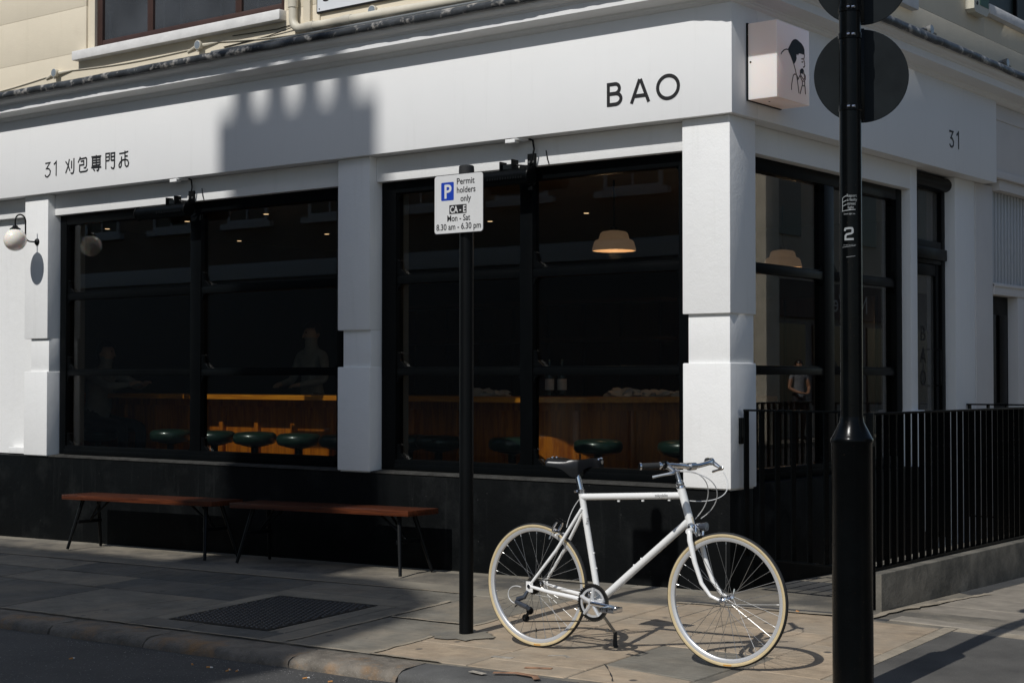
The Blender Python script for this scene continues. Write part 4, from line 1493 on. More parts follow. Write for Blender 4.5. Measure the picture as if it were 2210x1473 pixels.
SF = lambda a, b, d: Vector((a, 6.442 - d, b))
m = MB()
m.prism(rrect(-5.516, -5.175, 2.133, 2.451, 0.018), -0.003, 0.0, SF)
m.build('backing', BLACKP, plate)
m = MB()
m.prism(rrect(-5.5125, -5.1785, 2.1365, 2.4475, 0.016), 0.0001, 0.001, SF)
m.build('face', PLATEW, plate, smooth=0)
m = MB()
m.prism(rrect(-5.466, -5.378, 2.312, 2.410, 0.006), 0.0012, 0.0016, SF)
m.build('blue_panel', BLUE, plate, smooth=0)
T = lambda cx_, z_, d=0.0019: (lambda a, b: Vector((cx_ + a, 6.442 - d, z_ + b)))
lettering('P', 0.104, T(-5.421, 2.325, 0.0021), PLATEW, plate, 1.0, 0.0022)
for tx, cx_, z_, s_, w_ in (('Permit', -5.297, 2.394, 0.047, 0.122), ('holders', -5.293, 2.348, 0.047, 0.128), ('only', -5.296, 2.302, 0.047, 0.072), ('Mon - Sat', -5.345, 2.199, 0.047, 0.158), ('8.30 am - 6.30 pm', -5.345, 2.154, 0.047, 0.308)):
    lettering(tx, s_, T(cx_, z_), BLACKP, plate, 1.0, 0.0006, width=w_)
m = MB()
m.prism(rrect(-5.409, -5.290, 2.238, 2.286, 0.001, 1), 0.0012, 0.0016, SF)
m.build('black_panel', BLACKP, plate, smooth=0)
lettering('CA - E', 0.050, T(-5.3495, 2.2445, 0.0021), PLATEW, plate, 1.0, 0.0012, width=0.108)
m = MB()
for zz in (2.20, 2.39):
    m.lathe([(0.0385, -0.012), (0.0415, -0.010), (0.0415, 0.010), (0.0385, 0.012)], (-5.336, 6.497, zz), 'Z', 24)
    m.box(-5.375, -5.30, 6.4455, 6.462, zz - 0.008, zz + 0.008)
m.each('clip', STEEL, sp)

# ------------------------------------------------------------------ lamp column with two round signs seen from behind
lcx, lcy = -2.978, 6.231
lc = thing('lamp_column', 'thick black lamp column with wide base at right foreground', 'lamp post', (lcx, lcy, gz(lcx, lcy)))
m = MB()
m.lathe([(0.0865, -0.1), (0.0865, 1.082), (0.0905, 1.088), (0.0905, 1.100), (0.085, 1.108), (0.052, 1.172), (0.049, 1.195)], (lcx, lcy, 0), 'Z', 40)
m.build('base', IRON, lc)
m = MB()
m.lathe([(0.0470, 1.18), (0.0460, 6.0)], (lcx, lcy, 0), 'Z', 40)
m.build('shaft', IRON, lc)
m = MB()
m.tube([(lcx + 0.070, lcy + 0.056, 0.37), (lcx + 0.070, lcy + 0.056, 1.07)], 0.010, 8)
m.build('door_hinge', IRON, lc)


def colf(r, ang0):
    return lambda a, b: Vector((lcx + r * math.sin(a / r + ang0), lcy - r * math.cos(a / r + ang0), b))


va = math.atan2(-lcx, lcy)            # turn of the column face towards the street
va = -0.46 + 0.30
st_m = mat('sticker_white_print', (0.27, 0.285, 0.29), 0.5)
LCW = 0.0474
va = 0.446
for tx, off, z_, s_ in (('Report', 0.004, 2.135, 0.018), ('a faulty', 0.006, 2.118, 0.018), ('street', 0.003, 2.101, 0.018), ('light', 0.0, 2.084, 0.018), ('Street light no:', -0.006, 2.060, 0.010), ('For repairs and other faults', -0.006, 1.928, 0.006)):
    f = colf(LCW + 0.0006, va)
    lettering(tx, s_, (lambda a, b, f=f, off=off, z_=z_: f(a + off, z_ + b)), st_m, lc, 0.85)
m = MB()
FC = lambda a, b, d: Vector((lcx + (LCW + d) * math.sin(a / LCW + va), lcy - (LCW + d) * math.cos(a / LCW + va), b))
def dense(pts, st=0.004):
    out = [pts[0]]
    for p_, q_ in zip(pts[:-1], pts[1:]):
        n_ = max(1, int(math.hypot(q_[0] - p_[0], q_[1] - p_[1]) / st))
        out += [(p_[0] + (q_[0] - p_[0]) * i / n_, p_[1] + (q_[1] - p_[1]) * i / n_) for i in range(1, n_ + 1)]
    return out


m.stroke(dense([(-0.027, 1.990), (-0.024, 1.9995), (-0.008, 2.0015), (0.004, 2.001), (0.007, 1.996), (0.007, 1.984), (0.002, 1.979), (-0.018, 1.975), (-0.0235, 1.969), (-0.0235, 1.9575)]), 0.0085, 0.0003, 0.0008, FC)
m.stroke(dense([(-0.0278, 1.9535), (0.0115, 1.9545)]), 0.0085, 0.0003, 0.0009, FC)
for s in ([(-0.042, 2.075), (-0.030, 2.0765), (-0.015, 2.078), (0.0, 2.0795), (0.02, 2.081)], [(-0.038, 2.075), (-0.038, 2.13), (-0.034, 2.134), (-0.018, 2.141)], [(-0.038, 2.112), (-0.034, 2.115), (-0.018, 2.121)], [(-0.038, 2.096), (-0.018, 2.104)], [(-0.04, 1.920), (-0.02, 1.922), (0.0, 1.924), (0.018, 1.926)], [(-0.02, 1.878), (0.0, 1.880), (0.018, 1.882)]):
    m.stroke(dense(s), 0.0028 if s[0][1] > 2 else 0.0014, 0.0003, 0.0007, FC)
m.build('sticker_lines', st_m, lc, smooth=0)

fw = Vector((-0.54, 0.84, 0)).normalized()      # the signs face away from us
for zc_, lab in ((2.678, 'round sign seen from its grey back, the lower one on the lamp column'), (3.105, 'round sign seen from its grey back, cut by the top edge')):
    c = Vector((lcx, lcy, zc_)) + fw * 0.086 + Vector((0.79, 0.61, 0)) * 0.060
    sg = thing('round_sign', lab, 'road sign', c, group='round road signs on the lamp column')
    RM = Matrix.Translation(c) @ fw.to_track_quat('Z', 'Y').to_matrix().to_4x4()
    m = MB()
    m.lathe([(0.0001, -0.002), (0.2030, -0.002), (0.2045, 0.0), (0.2030, 0.002), (0.0001, 0.002)], (0, 0, 0), 'Z', 64, M=RM)
    m.build('disc', GREYBACK, sg)
    m = MB()
    hz = zc_
    for dz in (-0.155, 0.155):
        m.lathe([(0.0475, -0.014), (0.0505, -0.012), (0.0505, 0.012), (0.0475, 0.014)], (lcx, lcy, hz + dz), 'Z', 28)
    m.each('clip', IRON, sg)
    m = MB()
    sx = Vector((fw.y, -fw.x, 0))
    for dz in (-0.155, 0.155):
        p0 = Vector((lcx, lcy, hz + dz)) - fw * 0.054 - sx * 0.012
        m.lathe([(0.0001, -0.006), (0.006, -0.006), (0.006, 0.006), (0.0001, 0.006)], p0, 'X', 8)
        m.lathe([(0.0001, -0.006), (0.006, -0.006), (0.006, 0.006), (0.0001, 0.006)], p0 + sx * 0.02, 'X', 8)
    m.each('clip_bolt', CHROME, sg)
    m = MB()
    p = Vector((lcx, lcy, hz)) + fw * 0.062 + sx * 0.040
    CM = Matrix.Translation(p) @ Matrix.Rotation(math.atan2(sx.y, sx.x), 4, 'Z')
    m.box(-0.028, 0.028, -0.014, 0.016, -0.20, 0.20, 0.002, CM)
    m.build('channel', IRON, sg)
# small left-over sticker outline on the back of the lower sign is worn paint: left in the material

# ------------------------------------------------------------------ benches
def bench(x0, x1, label):
    L_ = x1 - x0
    cx_ = (x0 + x1) / 2
    b = thing('bench', label, 'bench', (cx_, 8.075, gz(cx_, 8.075)), (0, -math.atan(0.0154), 0), group='slim wooden benches against the black wall')
    m = MB()
    m.box(-L_ / 2, L_ / 2, -0.165, 0.150, 0.400, 0.438, 0.003)
    m.build('seat', BENCHW, b, local=True)
    for s in (-1, 1):
        for q in (-1, 1):
            m = MB()
            m.tube([(s * (L_ / 2 - 0.16), q * 0.075, 0.400), (s * (L_ / 2 - 0.075), q * 0.165, 0.0)], [0.017, 0.012], 10)
            m.build('leg', BLACKM, b, local=True)
        m = MB()
        m.box(s * (L_ / 2 - 0.145) - 0.012, s * (L_ / 2 - 0.145) + 0.012, -0.115, 0.115, 0.205, 0.232, 0.003)
        m.build('cross_bar', BLACKM, b, local=True)
        m = MB()
        m.tube([(s * (L_ / 2 - 0.145), 0.0, 0.22), (s * (L_ / 2 - 0.36), 0.05, 0.398)], 0.009, 8)
        m.tube([(s * (L_ / 2 - 0.145), 0.0, 0.22), (s * (L_ / 2 - 0.36), -0.05, 0.398)], 0.009, 8)
        m.each('brace', BLACKM, b, local=True)
    return b


bench(-10.76, -8.95, 'red brown wooden bench with splayed black legs under the left window')
bench(-8.75, -6.995, 'red brown wooden bench nearer the sign post, under the white middle pillar')

# ------------------------------------------------------------------ bicycle
YB = 6.41
bk = thing('bicycle', 'white city bicycle with tan wall tyres parked on its kickstand', 'bicycle', (-4.25, YB, gz(-4.25, YB)))
RH, FH = Vector((-4.80, YB, 0.313)), Vector((-3.70, YB, 0.331))
BBk = Vector((-4.418, YB, 0.262))
STT = Vector((-4.523, YB, 0.790))
HTT, HTB = Vector((-3.944, YB, 0.838)), Vector((-3.889, YB, 0.665))
V = Vector


def off(p, dy):
    return V((p.x, p.y + dy, p.z))


def bez(p0, p1, p2, p3, n=14):
    p0, p1, p2, p3 = V(p0), V(p1), V(p2), V(p3)
    return [p0 * (1 - t) ** 3 + p1 * 3 * t * (1 - t) ** 2 + p2 * 3 * t * t * (1 - t) + p3 * t ** 3 for t in [i / n for i in range(n + 1)]]


m = MB()
m.tube([STT + (STT - BBk).normalized() * 0.012, BBk], 0.0158, 18)
m.tube([V((-4.517, YB, 0.772)), V((-3.936, YB, 0.805))], 0.0163, 18)
m.tube([V((-3.897, YB, 0.690)), BBk], 0.0182, 18)
m.tube([HTT, HTB], 0.0195, 20)
m.tube([off(BBk, -0.034), off(BBk, 0.034)], 0.0215, 20)
for s in (-1, 1):
    m.tube([off(STT, s * 0.014) + V((0.012, 0, -0.075)), off(RH, s * 0.055) + V((0.15, -s * 0.018, 0.19)), off(RH, s * 0.064) + V((0.008, 0, 0.012))], [0.0085, 0.0085, 0.0070], 12)
    m.tube([off(BBk, s * 0.024) + V((-0.01, 0, -0.003)), off(RH, s * 0.047) + V((0.26, 0, -0.036)), off(RH, s * 0.058) + V((0.12, 0, -0.02)), off(RH, s * 0.064)], [0.0125, 0.0115, 0.0100, 0.0075], 12)
    m.box(RH.x - 0.020, RH.x + 0.022, YB + s * 0.064 - 0.003, YB + s * 0.064 + 0.003, RH.z - 0.030, RH.z + 0.024, 0.002)
m.tube([off(V((-4.655, YB, 0.578)), -0.04), off(V((-4.655, YB, 0.578)), 0.04)], 0.006, 8)
m.tube([off(V((-4.485, YB, 0.262)), -0.035), off(V((-4.485, YB, 0.262)), 0.035)], 0.008, 8)
for a, b in ((-4.30, 0.764), (-4.16, 0.772), (-4.01, 0.782)):
    m.box(a - 0.006, a + 0.006, YB - 0.004, YB + 0.004, b - 0.006, b + 0.006)
for t in (0.42, 0.50):
    p = BBk.lerp(V((-3.897, YB, 0.690)), t) + V((-0.013, 0, 0.014))
    m.lathe([(0.0001, 0.004), (0.004, 0.004), (0.005, -0.003)], p, 'Z', 8)
for t in (0.30, 0.44):
    p = BBk.lerp(STT, t) + V((0.016, 0, 0.003))
    m.lathe([(0.0001, 0.004), (0.004, 0.004), (0.005, -0.003)], p, 'X', 8)
frame = m.build('frame', BIKEW, bk)
lettering('tokyobike', 0.020, lambda a, b: V((-4.045 + a, YB - 0.0169, 0.795 + b + a * 0.057)), BLACKP, frame, 0.9)
lettering('BIKE', 0.022, lambda a, b: V((-4.4835 - a * 0.2 + b * 1.0 * 0.0 + 0.0, YB - 0.0161, 0.655 - a)) + V((b * 0.95, 0, 0)), BLACKP, frame, 0.8)
m = MB()
m.lathe([(0.0172, -0.010), (0.0195, -0.009), (0.0195, 0.009), (0.0172, 0.010)], STT + V((-0.002, 0, 0.010)), 'Z', 18)
m.tube([STT + V((-0.02, -0.012, 0.010)), STT + V((-0.034, -0.012, 0.008))], 0.006, 8)
m.build('seat_clamp', CHROME, bk)
m = MB()
m.tube([STT, V((-4.553, YB, 0.895)), V((-4.556, YB, 0.912))], 0.0136, 18)
m.lathe([(0.0001, -0.016), (0.013, -0.016), (0.013, 0.016), (0.0001, 0.016)], V((-4.575, YB, 0.905)), 'Y', 12)
m.build('seat_post', CHROME, bk)

# saddle: swept skin narrowing to the nose
sad = empty('saddle', V((-4.55, YB, 0.93)) - WL[bk.name])
sad.parent = bk
m = MB()
secs = []
SN = 22
for i in range(SN + 1):
    t = i / SN
    x = -4.692 + 0.292 * t
    w = 0.064 * (1 - min(1, t / 0.55)) ** 0.8 * (1.0 if t > 0.03 else 0.75) + 0.021 + 0.008 * (1 - t)
    top = 0.963 - 0.010 * math.sin(math.pi * min(1, t * 1.25)) + 0.003 * t
    drop = 0.024 + 0.046 * math.exp(-((t - 0.50) / 0.15) ** 2) + 0.006 * t
    if t > 0.94:
        w *= 0.78
    row = []
    for a in (-1.0, -0.99, -0.93, -0.78, -0.45, 0, 0.45, 0.78, 0.93, 0.99, 1.0):
        k_ = abs(a)
        zz = top - (0.004 * k_ ** 2 + (0.010 if k_ > 0.9 else 0) + (drop * 0.45 if k_ >= 0.99 else 0) + (drop * 0.55 if k_ >= 1.0 else 0))
        row.append((x, YB + a * w, zz))
    secs.append(row)
n = 11
vs = [p for r in secs for p in r]
m.add(vs, [(i * n + j, i * n + j + 1, (i + 1) * n + j + 1, (i + 1) * n + j) for i in range(SN) for j in range(n - 1)])
m.add(secs[0], [tuple(range(n))])
m.add(secs[-1], [tuple(range(n))])
m.build('saddle_leather', LEATHER, sad, smooth=50)
m = MB()
for s in (-1, 1):
    m.tube([V((-4.672, YB + s * 0.052, 0.945)), V((-4.668, YB + s * 0.045, 0.925)), V((-4.645, YB + s * 0.030, 0.914)), V((-4.59, YB + s * 0.022, 0.912)), V((-4.53, YB + s * 0.020, 0.916)), V((-4.42, YB + s * 0.012, 0.945))], 0.0037, 8)
m.each('saddle_rail', CHROME, sad)
m = MB()
for a in ((-4.686, -0.05, 0.956), (-4.684, 0.05, 0.956), (-4.690, -0.018, 0.962), (-4.690, 0.018, 0.962), (-4.412, -0.012, 0.962), (-4.412, 0.012, 0.962), (-4.405, 0, 0.966)):
    m.lathe([(0.0001, 0.006), (0.006, 0.004), (0.008, -0.003)], V((a[0], YB + a[1], a[2])), 'Z', 10)
m.lathe([(0.0001, -0.014), (0.010, -0.014), (0.010, 0.014), (0.0001, 0.014)], V((-4.412, YB, 0.948)), 'X', 12)
m.each('saddle_rivet', CHROME, sad)

# fork, head set, stem
m = MB()
turn = rad(3)
for s in (-1, 1):
    m.tube([off(V((-3.880, YB, 0.640)), s * 0.030), off(V((-3.868, YB, 0.60)), s * 0.046), off(V((-3.840, YB, 0.50)), s * 0.050), off(V((-3.803, YB, 0.405)), s * 0.051), off(V((-3.755, YB, 0.350)), s * 0.051), off(FH, s * 0.051)], [0.013, 0.0135, 0.0118, 0.0100, 0.0085, 0.0070], 14)
m.tube([off(V((-3.882, YB, 0.640)), -0.040), off(V((-3.882, YB, 0.643)), 0.040)], 0.0145, 12)
m.build('fork', BIKEW, bk)
m = MB()
hd = (HTT - HTB).normalized()
HM = Matrix.Translation(HTT) @ hd.to_track_quat('Z', 'Y').to_matrix().to_4x4()
m.lathe([(0.0195, -0.002), (0.0225, 0.0), (0.0225, 0.008), (0.018, 0.012), (0.0205, 0.016), (0.0205, 0.026), (0.0165, 0.030), (0.0165, 0.036), (0.0130, 0.038)], (0, 0, 0), 'Z', 20, M=HM)
HM2 = Matrix.Translation(HTB) @ hd.to_track_quat('Z', 'Y').to_matrix().to_4x4()
m.lathe([(0.0195, 0.002), (0.0225, 0.0), (0.0225, -0.010), (0.018, -0.014), (0.018, -0.020)], (0, 0, 0), 'Z', 20, M=HM2)
m.build('headset', CHROME, bk)
m = MB()
m.tube([HTT + hd * 0.03, HTT + hd * 0.108], 0.0118, 16)
m.tube([HTT + hd * 0.100, V((-3.945, YB, 0.948)), V((-3.895, YB, 0.945))], [0.0125, 0.0125, 0.0135], 14)
m.tube([V((-3.885, YB - 0.026, 0.944)), V((-3.885, YB + 0.026, 0.944))], 0.0185, 16)
m.build('stem', ALLOY, bk)
hb = empty('handlebar', V((-3.885, YB, 0.944)) - WL[bk.name])
hb.parent = bk
m = MB()
half = [V((-3.885, YB - 0.0, 0.944)), V((-3.883, YB - 0.06, 0.945)), V((-3.878, YB - 0.12, 0.952)), V((-3.884, YB - 0.175, 0.957)), V((-3.912, YB - 0.225, 0.958)), V((-3.975, YB - 0.300, 0.955))]
mir = [V((p.x, 2 * YB - p.y, p.z)) for p in half]
m.tube(mir[::-1][:-1] + half, 0.0115, 14)
m.build('bar', CHROME, hb)
for s, hp in ((-1, half), (1, mir)):
    a, b = hp[4], hp[5]
    d = (b - a).normalized()
    m = MB()
    m.tube([a + d * 0.012, b], 0.0140, 16)
    m.build('grip', RUBBER, hb)
    m = MB()
    m.tube([a + d * 0.004, a + d * 0.012], 0.0175, 16)
    m.tube([b, b + d * 0.008], 0.0170, 16)
    m.each('grip_ring', CHROME, hb)
    # brake lever and its clamp
    m = MB()
    e = hp[4].lerp(hp[3], 0.4)
    m.lathe([(0.0165, -0.009), (0.018, -0.006), (0.018, 0.006), (0.0165, 0.009)], e, 'Y', 14)
    q = V((e.x + 0.045, e.y + s * 0.004, e.z - 0.026))
    m.tube([e, V((e.x + 0.022, e.y, e.z - 0.012)), q], [0.009, 0.011, 0.008], 10)
    tip = V((b.x + 0.045, b.y - s * 0.028, b.z - 0.050))
    m.tube(bez(q + V((0.01, 0, 0)), V((q.x + 0.005, q.y + s * 0.03, q.z - 0.012)), V((tip.x + 0.06, tip.y - s * 0.03, tip.z + 0.018)), tip, 10), [0.0075, 0.008, 0.008, 0.0075, 0.007, 0.0065, 0.006, 0.0055, 0.0055, 0.006, 0.0065], 10)
    m.tube([q, q + V((0.022, -s * 0.02, 0.004))], [0.006, 0.0045], 8)
    m.build('brake_lever', ALLOY, hb)
m = MB()
m.tube([half[3].lerp(half[4], 0.55) + V((0, 0, 0)), half[4] + V((0.003, 0.0045, 0))], 0.0185, 14)
m.lathe([(0.0001, 0.004), (0.012, 0.003), (0.012, 0.0)], half[3].lerp(half[4], 0.7) + V((0, 0, 0.018)), 'Z', 12)
m.build('gear_shifter', BLACKM, hb)
cabm = mat('pale_cable_housing', (0.55, 0.55, 0.54), 0.35)
cabd = mat('dark_cable_housing', (0.10, 0.10, 0.10), 0.4)
for i, (pts, mt_) in enumerate(((bez((-3.845, YB - 0.19, 0.935), (-3.70, YB - 0.12, 0.95), (-3.74, YB - 0.02, 0.80), (-3.855, YB - 0.02, 0.70), 20), cabm),
                                (bez((-3.85, YB - 0.17, 0.93), (-3.66, YB - 0.08, 0.93), (-3.70, YB, 0.78), (-3.842, YB + 0.01, 0.70), 20), cabm),
                                (bez((-3.83, YB + 0.20, 0.91), (-3.74, YB + 0.20, 0.78), (-3.84, YB + 0.06, 0.765), (-3.935, YB + 0.018, 0.782), 20), cabm),
                                (bez((-4.535, YB + 0.01, 0.765), (-4.575, YB + 0.01, 0.73), (-4.60, YB, 0.67), (-4.615, YB, 0.615), 12), cabm),
                                (bez((-4.845, YB - 0.072, 0.305), (-4.93, YB - 0.075, 0.33), (-4.955, YB - 0.08, 0.24), (-4.878, YB - 0.082, 0.222), 14), cabm))):
    m = MB()
    m.tube(pts, 0.0024, 8)
    m.build('cable', mt_, bk)
m = MB()
m.tube([V((-3.91, YB - 0.012, 0.655)), V((-4.38, YB - 0.014, 0.262))], 0.0012, 6)
m.tube([V((-4.44, YB - 0.02, 0.245)), V((-4.77, YB - 0.055, 0.272))], 0.0012, 6)
m.each('bare_cable', STEEL, bk)


# wheels
def wheel(c, rot, front):
    w = empty('wheel', c - WL[bk.name])
    w.parent = bk
    w.rotation_euler = (0, 0, rot)
    m = MB()                                       # tread, outer half of the tyre
    rt = 0.0132
    R0 = 0.3000
    out = [(R0 + rt * math.cos(rad(a)), rt * math.sin(rad(a))) for a in range(-66, 67, 12)]
    inn = [(R0 + (rt - 0.002) * math.cos(rad(a)), (rt - 0.002) * math.sin(rad(a))) for a in range(66, -67, -33)]
    m.lathe(out + inn, (0, 0, 0), 'Y', 96, closed=True)
    m.build('tyre_tread', RUBBER, w, local=True, smooth=60)
    m = MB()
    for s in (-1, 1):
        pr = [(R0 + rt * math.cos(rad(a)), s * rt * math.sin(rad(a))) for a in range(66, 139, 12)]
        pi_ = [(R0 + (rt - 0.0018) * math.cos(rad(a)), s * (rt - 0.0018) * math.sin(rad(a))) for a in range(138, 65, -24)]
        m.lathe(pr + pi_, (0, 0, 0), 'Y', 96, closed=True)
    m.build('tyre_wall', TAN, w, local=True, smooth=60)
    m = MB()
    m.lathe([(0.2905, -0.0085), (0.2905, -0.0105), (0.279, -0.0105), (0.2725, -0.006), (0.2715, 0), (0.2725, 0.006), (0.279, 0.0105), (0.2905, 0.0105), (0.2905, 0.0085), (0.284, 0.006), (0.284, -0.006)], (0, 0, 0), 'Y', 96, closed=True)
    m.build('rim', RIMM, w, local=True, smooth=40)
    m = MB()
    hw = 0.036 if front else 0.032
    m.lathe([(0.0001, -0.052), (0.005, -0.052), (0.0055, -0.045), (0.012, -hw - 0.004), (0.020, -hw - 0.002), (0.020, -hw + 0.002), (0.011, -hw + 0.006), (0.0105, 0), (0.011, hw - 0.006), (0.020, hw - 0.002), (0.020, hw + 0.002), (0.012, hw + 0.004), (0.0055, 0.045), (0.005, 0.052), (0.0001, 0.052)], (0, 0, 0), 'Y', 24)
    m.build('hub', CHROME, w, local=True)
    m = MB()
    n = 32
    for i in range(n):
        s = 1 if i % 2 else -1
        a = 2 * math.pi * i / n
        lead_ = rad(62) * (1 if (i // 2) % 2 else -1)
        p0 = V((0.0185 * math.cos(a + lead_), s * hw, 0.0185 * math.sin(a + lead_)))
        p1 = V((0.270 * math.cos(a), s * 0.002, 0.270 * math.sin(a)))
        m.tube([p0, p1], 0.00115, 5, caps=False)
        d = (p0 - p1).normalized()
        m.tube([p1, p1 + d * 0.012], 0.0020, 6)
    m.build('spokes', STEEL, w, local=True, kind='stuff')
    m = MB()
    m.tube([(-0.006, 0, -0.270), (-0.006, 0, -0.235)], 0.0028, 8)
    m.build('valve', STEEL, w, local=True)
    m = MB()
    m.tube([(-0.006, 0, -0.238), (-0.006, 0, -0.220)], 0.0040, 8)
    m.build('valve_cap', BLACKM, w, local=True)
    m = MB()
    for a0, a1 in ((268, 276),):
        pp = []
        for i in range(7):
            a = rad(a0 + (a1 - a0) * i / 6)
            pp.append([(math.cos(a) * r_, -0.0138, math.sin(a) * r_) for r_ in (0.2965, 0.3025)])
        vs = [q for r in pp for q in r]
        m.add(vs, [(2 * i, 2 * i + 1, 2 * i + 3, 2 * i + 2) for i in range(6)])
    m.build('tyre_label', LABELO, w, local=True, smooth=0)
    return w


wheel(RH, 0.0, False)
wf = wheel(FH, rad(2.5), True)

# drive train on the near side
dt = empty('crankset', BBk - WL[bk.name])
dt.parent = bk
yc = YB - 0.052
m = MB()
Rr = 0.088
m.lathe([(Rr - 0.016, -0.002), (Rr - 0.001, -0.002), (Rr, -0.001), (Rr, 0.001), (Rr - 0.001, 0.002), (Rr - 0.016, 0.002)], V((BBk.x, yc, BBk.z)), 'Y', 64, closed=True)
for i in range(44):
    a = 2 * math.pi * i / 44
    p = V((BBk.x + (Rr + 0.002) * math.cos(a), yc, BBk.z + (Rr + 0.002) * math.sin(a)))
    TM = Matrix.Translation(p) @ Matrix.Rotation(-a, 4, 'Y')
    m.box(-0.004, 0.003, -0.0012, 0.0012, -0.0026, 0.0026, 0, TM)
m.build('chainring', mat('black_chainring', (0.02, 0.02, 0.02), 0.3, metal=0.5), dt)
m = MB()
m.lathe([(Rr - 0.027, -0.0045), (Rr - 0.0165, -0.0045), (Rr - 0.0165, 0.0), (Rr - 0.027, 0.0)], V((BBk.x, yc, BBk.z)), 'Y', 64, closed=True)
for i in range(5):
    a = rad(90 + 72 * i - 4)
    p1 = V((BBk.x + 0.074 * math.cos(a), yc - 0.006, BBk.z + 0.074 * math.sin(a)))
    m.tube([V((BBk.x, yc - 0.008, BBk.z)), p1], [0.0115, 0.0085], 8)
m.lathe([(0.0001, -0.020), (0.012, -0.019), (0.017, -0.012), (0.018, 0.004)], V((BBk.x, yc - 0.004, BBk.z)), 'Y', 20)
m.build('spider', RIMM, dt)
m = MB()
PE = V((-4.257, YB - 0.078, 0.252))
m.tube([V((BBk.x, yc - 0.012, BBk.z)), V((-4.34, YB - 0.072, 0.258)), PE], [0.0135, 0.0105, 0.0115], 12)
m.build('crank_arm', CHROME, dt)
m = MB()
P2 = V((-4.579, YB + 0.070, 0.272))
m.tube([V((BBk.x, YB + 0.05, BBk.z)), P2], [0.0125, 0.0105], 12)
m.build('crank_arm', CHROME, dt)
for p, s in ((PE, -1), (P2, 1)):
    pd = MB()
    pd.tube([p, p + V((0, s * 0.095, 0))], 0.007, 10)
    for yy in (0.018, 0.092):
        pd.box(p.x - 0.040, p.x + 0.040, p.y + s * yy - 0.003, p.y + s * yy + 0.003, p.z - 0.012, p.z + 0.012, 0.002)
    for xx in (-0.040, 0.036):
        pd.box(p.x + xx, p.x + xx + 0.004, min(p.y + s * 0.018, p.y + s * 0.092), max(p.y + s * 0.018, p.y + s * 0.092), p.z - 0.012, p.z + 0.012, 0.001)
    for i in range(5):
        pd.box(p.x - 0.03 + i * 0.013, p.x - 0.026 + i * 0.013, p.y + s * 0.092 - 0.0042, p.y + s * 0.092 + 0.0042, p.z - 0.007, p.z + 0.007)
    pd.build('pedal', CHROME, dt)
m = MB()
for i in range(7):
    r_ = 0.046 - 0.0042 * i
    yy = YB - 0.030 - 0.0042 * i
    nt_ = 26 - 2 * i
    prof_ = []
    m.lathe([(0.012, yy - 0.0008), (r_ - 0.003, yy - 0.0008), (r_ - 0.003, yy + 0.0008), (0.012, yy + 0.0008)], V((RH.x, 0, RH.z)), 'Y', 26, closed=True)
    for j in range(nt_):
        a = 2 * math.pi * j / nt_
        TM = Matrix.Translation((RH.x + (r_ - 0.001) * math.cos(a), yy, RH.z + (r_ - 0.001) * math.sin(a))) @ Matrix.Rotation(-a, 4, 'Y')
        m.box(-0.003, 0.0025, -0.0008, 0.0008, -0.002, 0.002, 0, TM)
m.build('cassette', DARKST, bk)
# chain: links along both runs
m = MB()
JW = V((-4.828, yc - 0.006, 0.150))


def links(p, q):
    k_ = int((q - p).length / 0.0105)
    d = (q - p).normalized()
    an = math.atan2(d.z, d.x)
    for i in range(k_):
        c_ = p + d * (i + 0.5) * 0.0105
        TM = Matrix.Translation(c_) @ Matrix.Rotation(-an, 4, 'Y')
        wy = 0.0030 if i % 2 else 0.0018
        m.box(-0.0058, 0.0058, -wy, wy, -0.0030, 0.0030, 0, TM)


links(V((RH.x - 0.004, YB - 0.046, RH.z + 0.036)), V((BBk.x, yc, BBk.z + Rr + 0.001)))
links(JW + V((0, 0, -0.018)), V((BBk.x, yc, BBk.z - Rr - 0.001)))
for i in range(28):
    a = rad(90 - 180 * i / 28)
    TM = Matrix.Translation((BBk.x + (Rr + 0.001) * math.cos(a), yc, BBk.z + (Rr + 0.001) * math.sin(a))) @ Matrix.Rotation(-a + math.pi / 2, 4, 'Y')
    m.box(-0.0058, 0.0058, -0.0028, 0.0028, -0.0028, 0.0028, 0, TM)
m.build('chain', DARKST, bk, smooth=0, kind='stuff')
rd = empty('rear_derailleur', V((-4.84, YB - 0.07, 0.23)) - WL[bk.name])
rd.parent = bk
m = MB()
m.tube([off(RH, -0.067) + V((-0.008, 0, -0.024)), V((-4.822, YB - 0.078, 0.258)), V((-4.858, YB - 0.082, 0.246)), V((-4.868, YB - 0.084, 0.225))], [0.008, 0.012, 0.013, 0.010], 10)
m.tube([V((-4.868, YB - 0.086, 0.232)), V((-4.835, YB - 0.090, 0.222)), V((-4.800, YB - 0.088, 0.212)), V((-4.792, YB - 0.078, 0.200))], [0.012, 0.013, 0.013, 0.011], 10)
m.build('derailleur_body', GREYPL, rd)
m = MB()
m.tube([V((-4.792, YB - 0.066, 0.206)), V((-4.800, YB - 0.066, 0.186)), V((-4.822, YB - 0.066, 0.155)), JW], [0.009, 0.008, 0.008, 0.010], 8)
for p in (V((-4.800, YB - 0.060, 0.190)), JW):
    m.lathe([(0.0001, -0.004), (0.020, -0.004), (0.020, 0.004), (0.0001, 0.004)], p, 'Y', 14)
m.build('jockey_cage', BLACKM, rd)
m = MB()
m.lathe([(0.0001, -0.008), (0.005, -0.008), (0.005, 0.004)], V((-4.862, YB - 0.092, 0.212)), 'Y', 8)
m.lathe([(0.0001, -0.004), (0.004, -0.004), (0.004, 0.004)], JW + V((0, -0.008, 0)), 'Y', 8)
m.each('derailleur_bolt', CHROME, rd)
